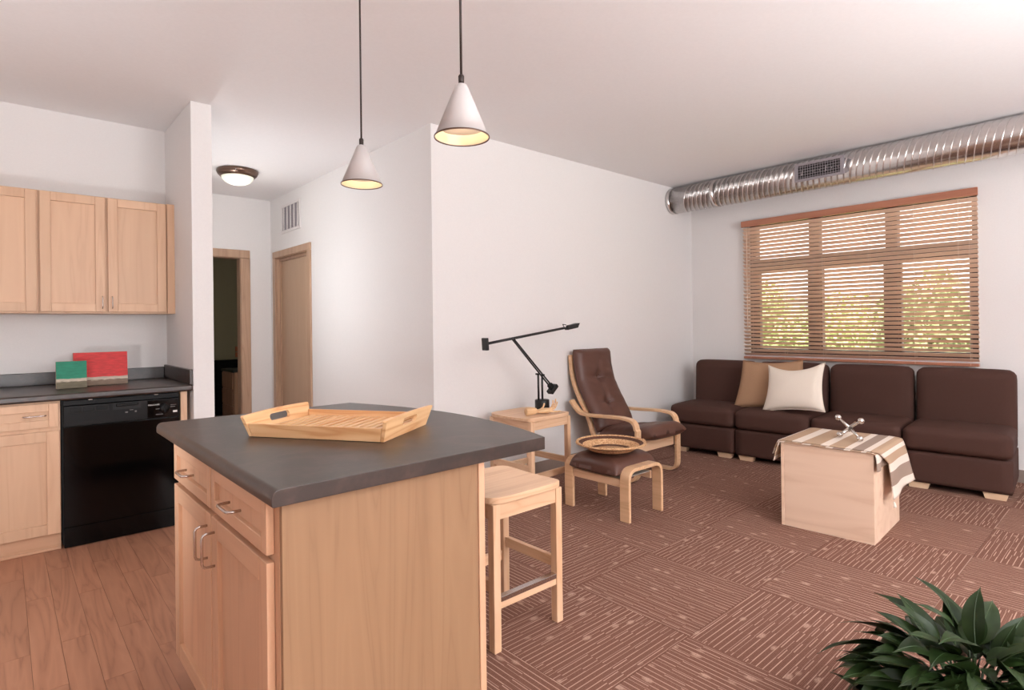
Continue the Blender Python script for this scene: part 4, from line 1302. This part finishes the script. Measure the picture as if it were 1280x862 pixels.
for k in range(44):
    az = math.radians(-50)+rnd.uniform(-1.5, 1.5) if k % 2 else math.radians(200)+rnd.uniform(-.9, .9)
    rad = rnd.uniform(.02, .20)
    leaf((rad*math.cos(az), rad*math.sin(az), .36-.5*rad+rnd.uniform(-.06, .0)), az+rnd.uniform(-.6, .6), rnd.uniform(.1, .8)-1.5*rad, rnd.choice((0, 2, 3, 4, 5)), rnd.uniform(.8, 1.05), rnd.uniform(-.6, .6), False)

# ------------------------------------------------------------------ outside the window
gd = struct(bx('ground_outside', 'lawn', None, XW+.2, 60, -40, 45, -1.2, -1.0, 0), 'sunlit lawn outside the window')
def tree(label, x, y, zc, rx, ry, rz, mat, n, seed, trunk=True):
    t = thing('garden_tree', label, 'tree', (x, y, -1.0), 0, 'trees outside the window')
    rn = random.Random(seed)
    lobes = [(rn.uniform(-.5, .5)*rx, rn.uniform(-.6, .6)*ry, zc+1+rn.uniform(-.55, .55)*rz, rn.uniform(.4, .62)) for _ in range(12)]
    vs, fs = [], []
    for i in range(n):
        lx, ly, lz, lr = rn.choice(lobes)
        d = Vector((rn.gauss(0, 1), rn.gauss(0, 1), rn.gauss(0, 1))).normalized()*(rn.random()**.3)
        c = Vector((lx+d.x*rx*lr, ly+d.y*ry*lr, lz+d.z*rz*lr))
        a = Vector((rn.gauss(0, 1), rn.gauss(0, 1), rn.gauss(0, 1))).normalized()
        b_ = a.cross(Vector((rn.gauss(0, 1), rn.gauss(0, 1), rn.gauss(0, 1)))).normalized()
        s = rn.uniform(.05, .10)
        o = len(vs)
        vs += [c-a*s, c+b_*s*.5, c+a*s, c-b_*s*.5]
        fs.append((o, o+1, o+2, o+3))
    me = bpy.data.meshes.new('crown'); me.from_pydata(vs, [], fs)
    o = link('crown', me, mat, t); o['kind'] = 'stuff'
    MB().tube([(0, 0, 0), (.03, .02, zc*.5+.4), (0, 0, zc+1)], [.11, .09, .04], 8).build('trunk', 'bark', t, smooth=True)
    return t
tree('yellow green garden tree behind the left bay of the window', 12.8, 6.3, .95, 1.2, 1.15, 1.25, 'tree_leaf', 4600, 3)
tree('yellow green garden tree behind the middle bay of the window', 16.6, 5.9, .75, 1.5, 1.5, 1.2, 'tree_leaf', 5200, 5)
tree('darker green garden tree behind the right bay of the window', 11.2, 2.55, .75, 1.0, .95, 1.35, 'tree_leaf_dark', 5200, 8)
tree('low pale green garden tree at the right end of the window', 19.5, 3.0, .55, 1.5, 1.4, 1.1, 'tree_leaf', 3600, 11)
tree('low pale green garden tree at the left end of the window', 19.0, 10.4, .6, 1.7, 1.7, 1.3, 'tree_leaf', 4000, 12)
hs = thing('garden_house', 'pale rendered house far behind the garden trees', 'house', (30, 12, -1.0), .1)
bx('wall', 'render_white', hs, -3, 3, -9, 9, 0, 2.4, 0)
MB().hexa([(-3.4, -9.4, 2.4), (3.4, -9.4, 2.4), (3.4, 9.4, 2.4), (-3.4, 9.4, 2.4), (-.2, -9, 3.6), (.2, -9, 3.6), (.2, 9, 3.6), (-.2, 9, 3.6)]).build('roof', 'roof_grey', hs)
for yy in (-6, -2, 2, 6):
    bx('window', 'black_panel', hs, -3.02, -2.99, yy-.6, yy+.6, .9, 2.0, 0)
gw_ = thing('garden_wall', 'low orange brick wall in the garden outside the window', 'wall', (9.6, 1.9, -1.0))
bx('wall_body', 'brick_orange', gw_, 0, .25, -1.6, .25, 0, 1.72, .01)
bx('coping', 'render_white', gw_, -.03, .28, -1.63, .28, 1.72, 1.79, .01)
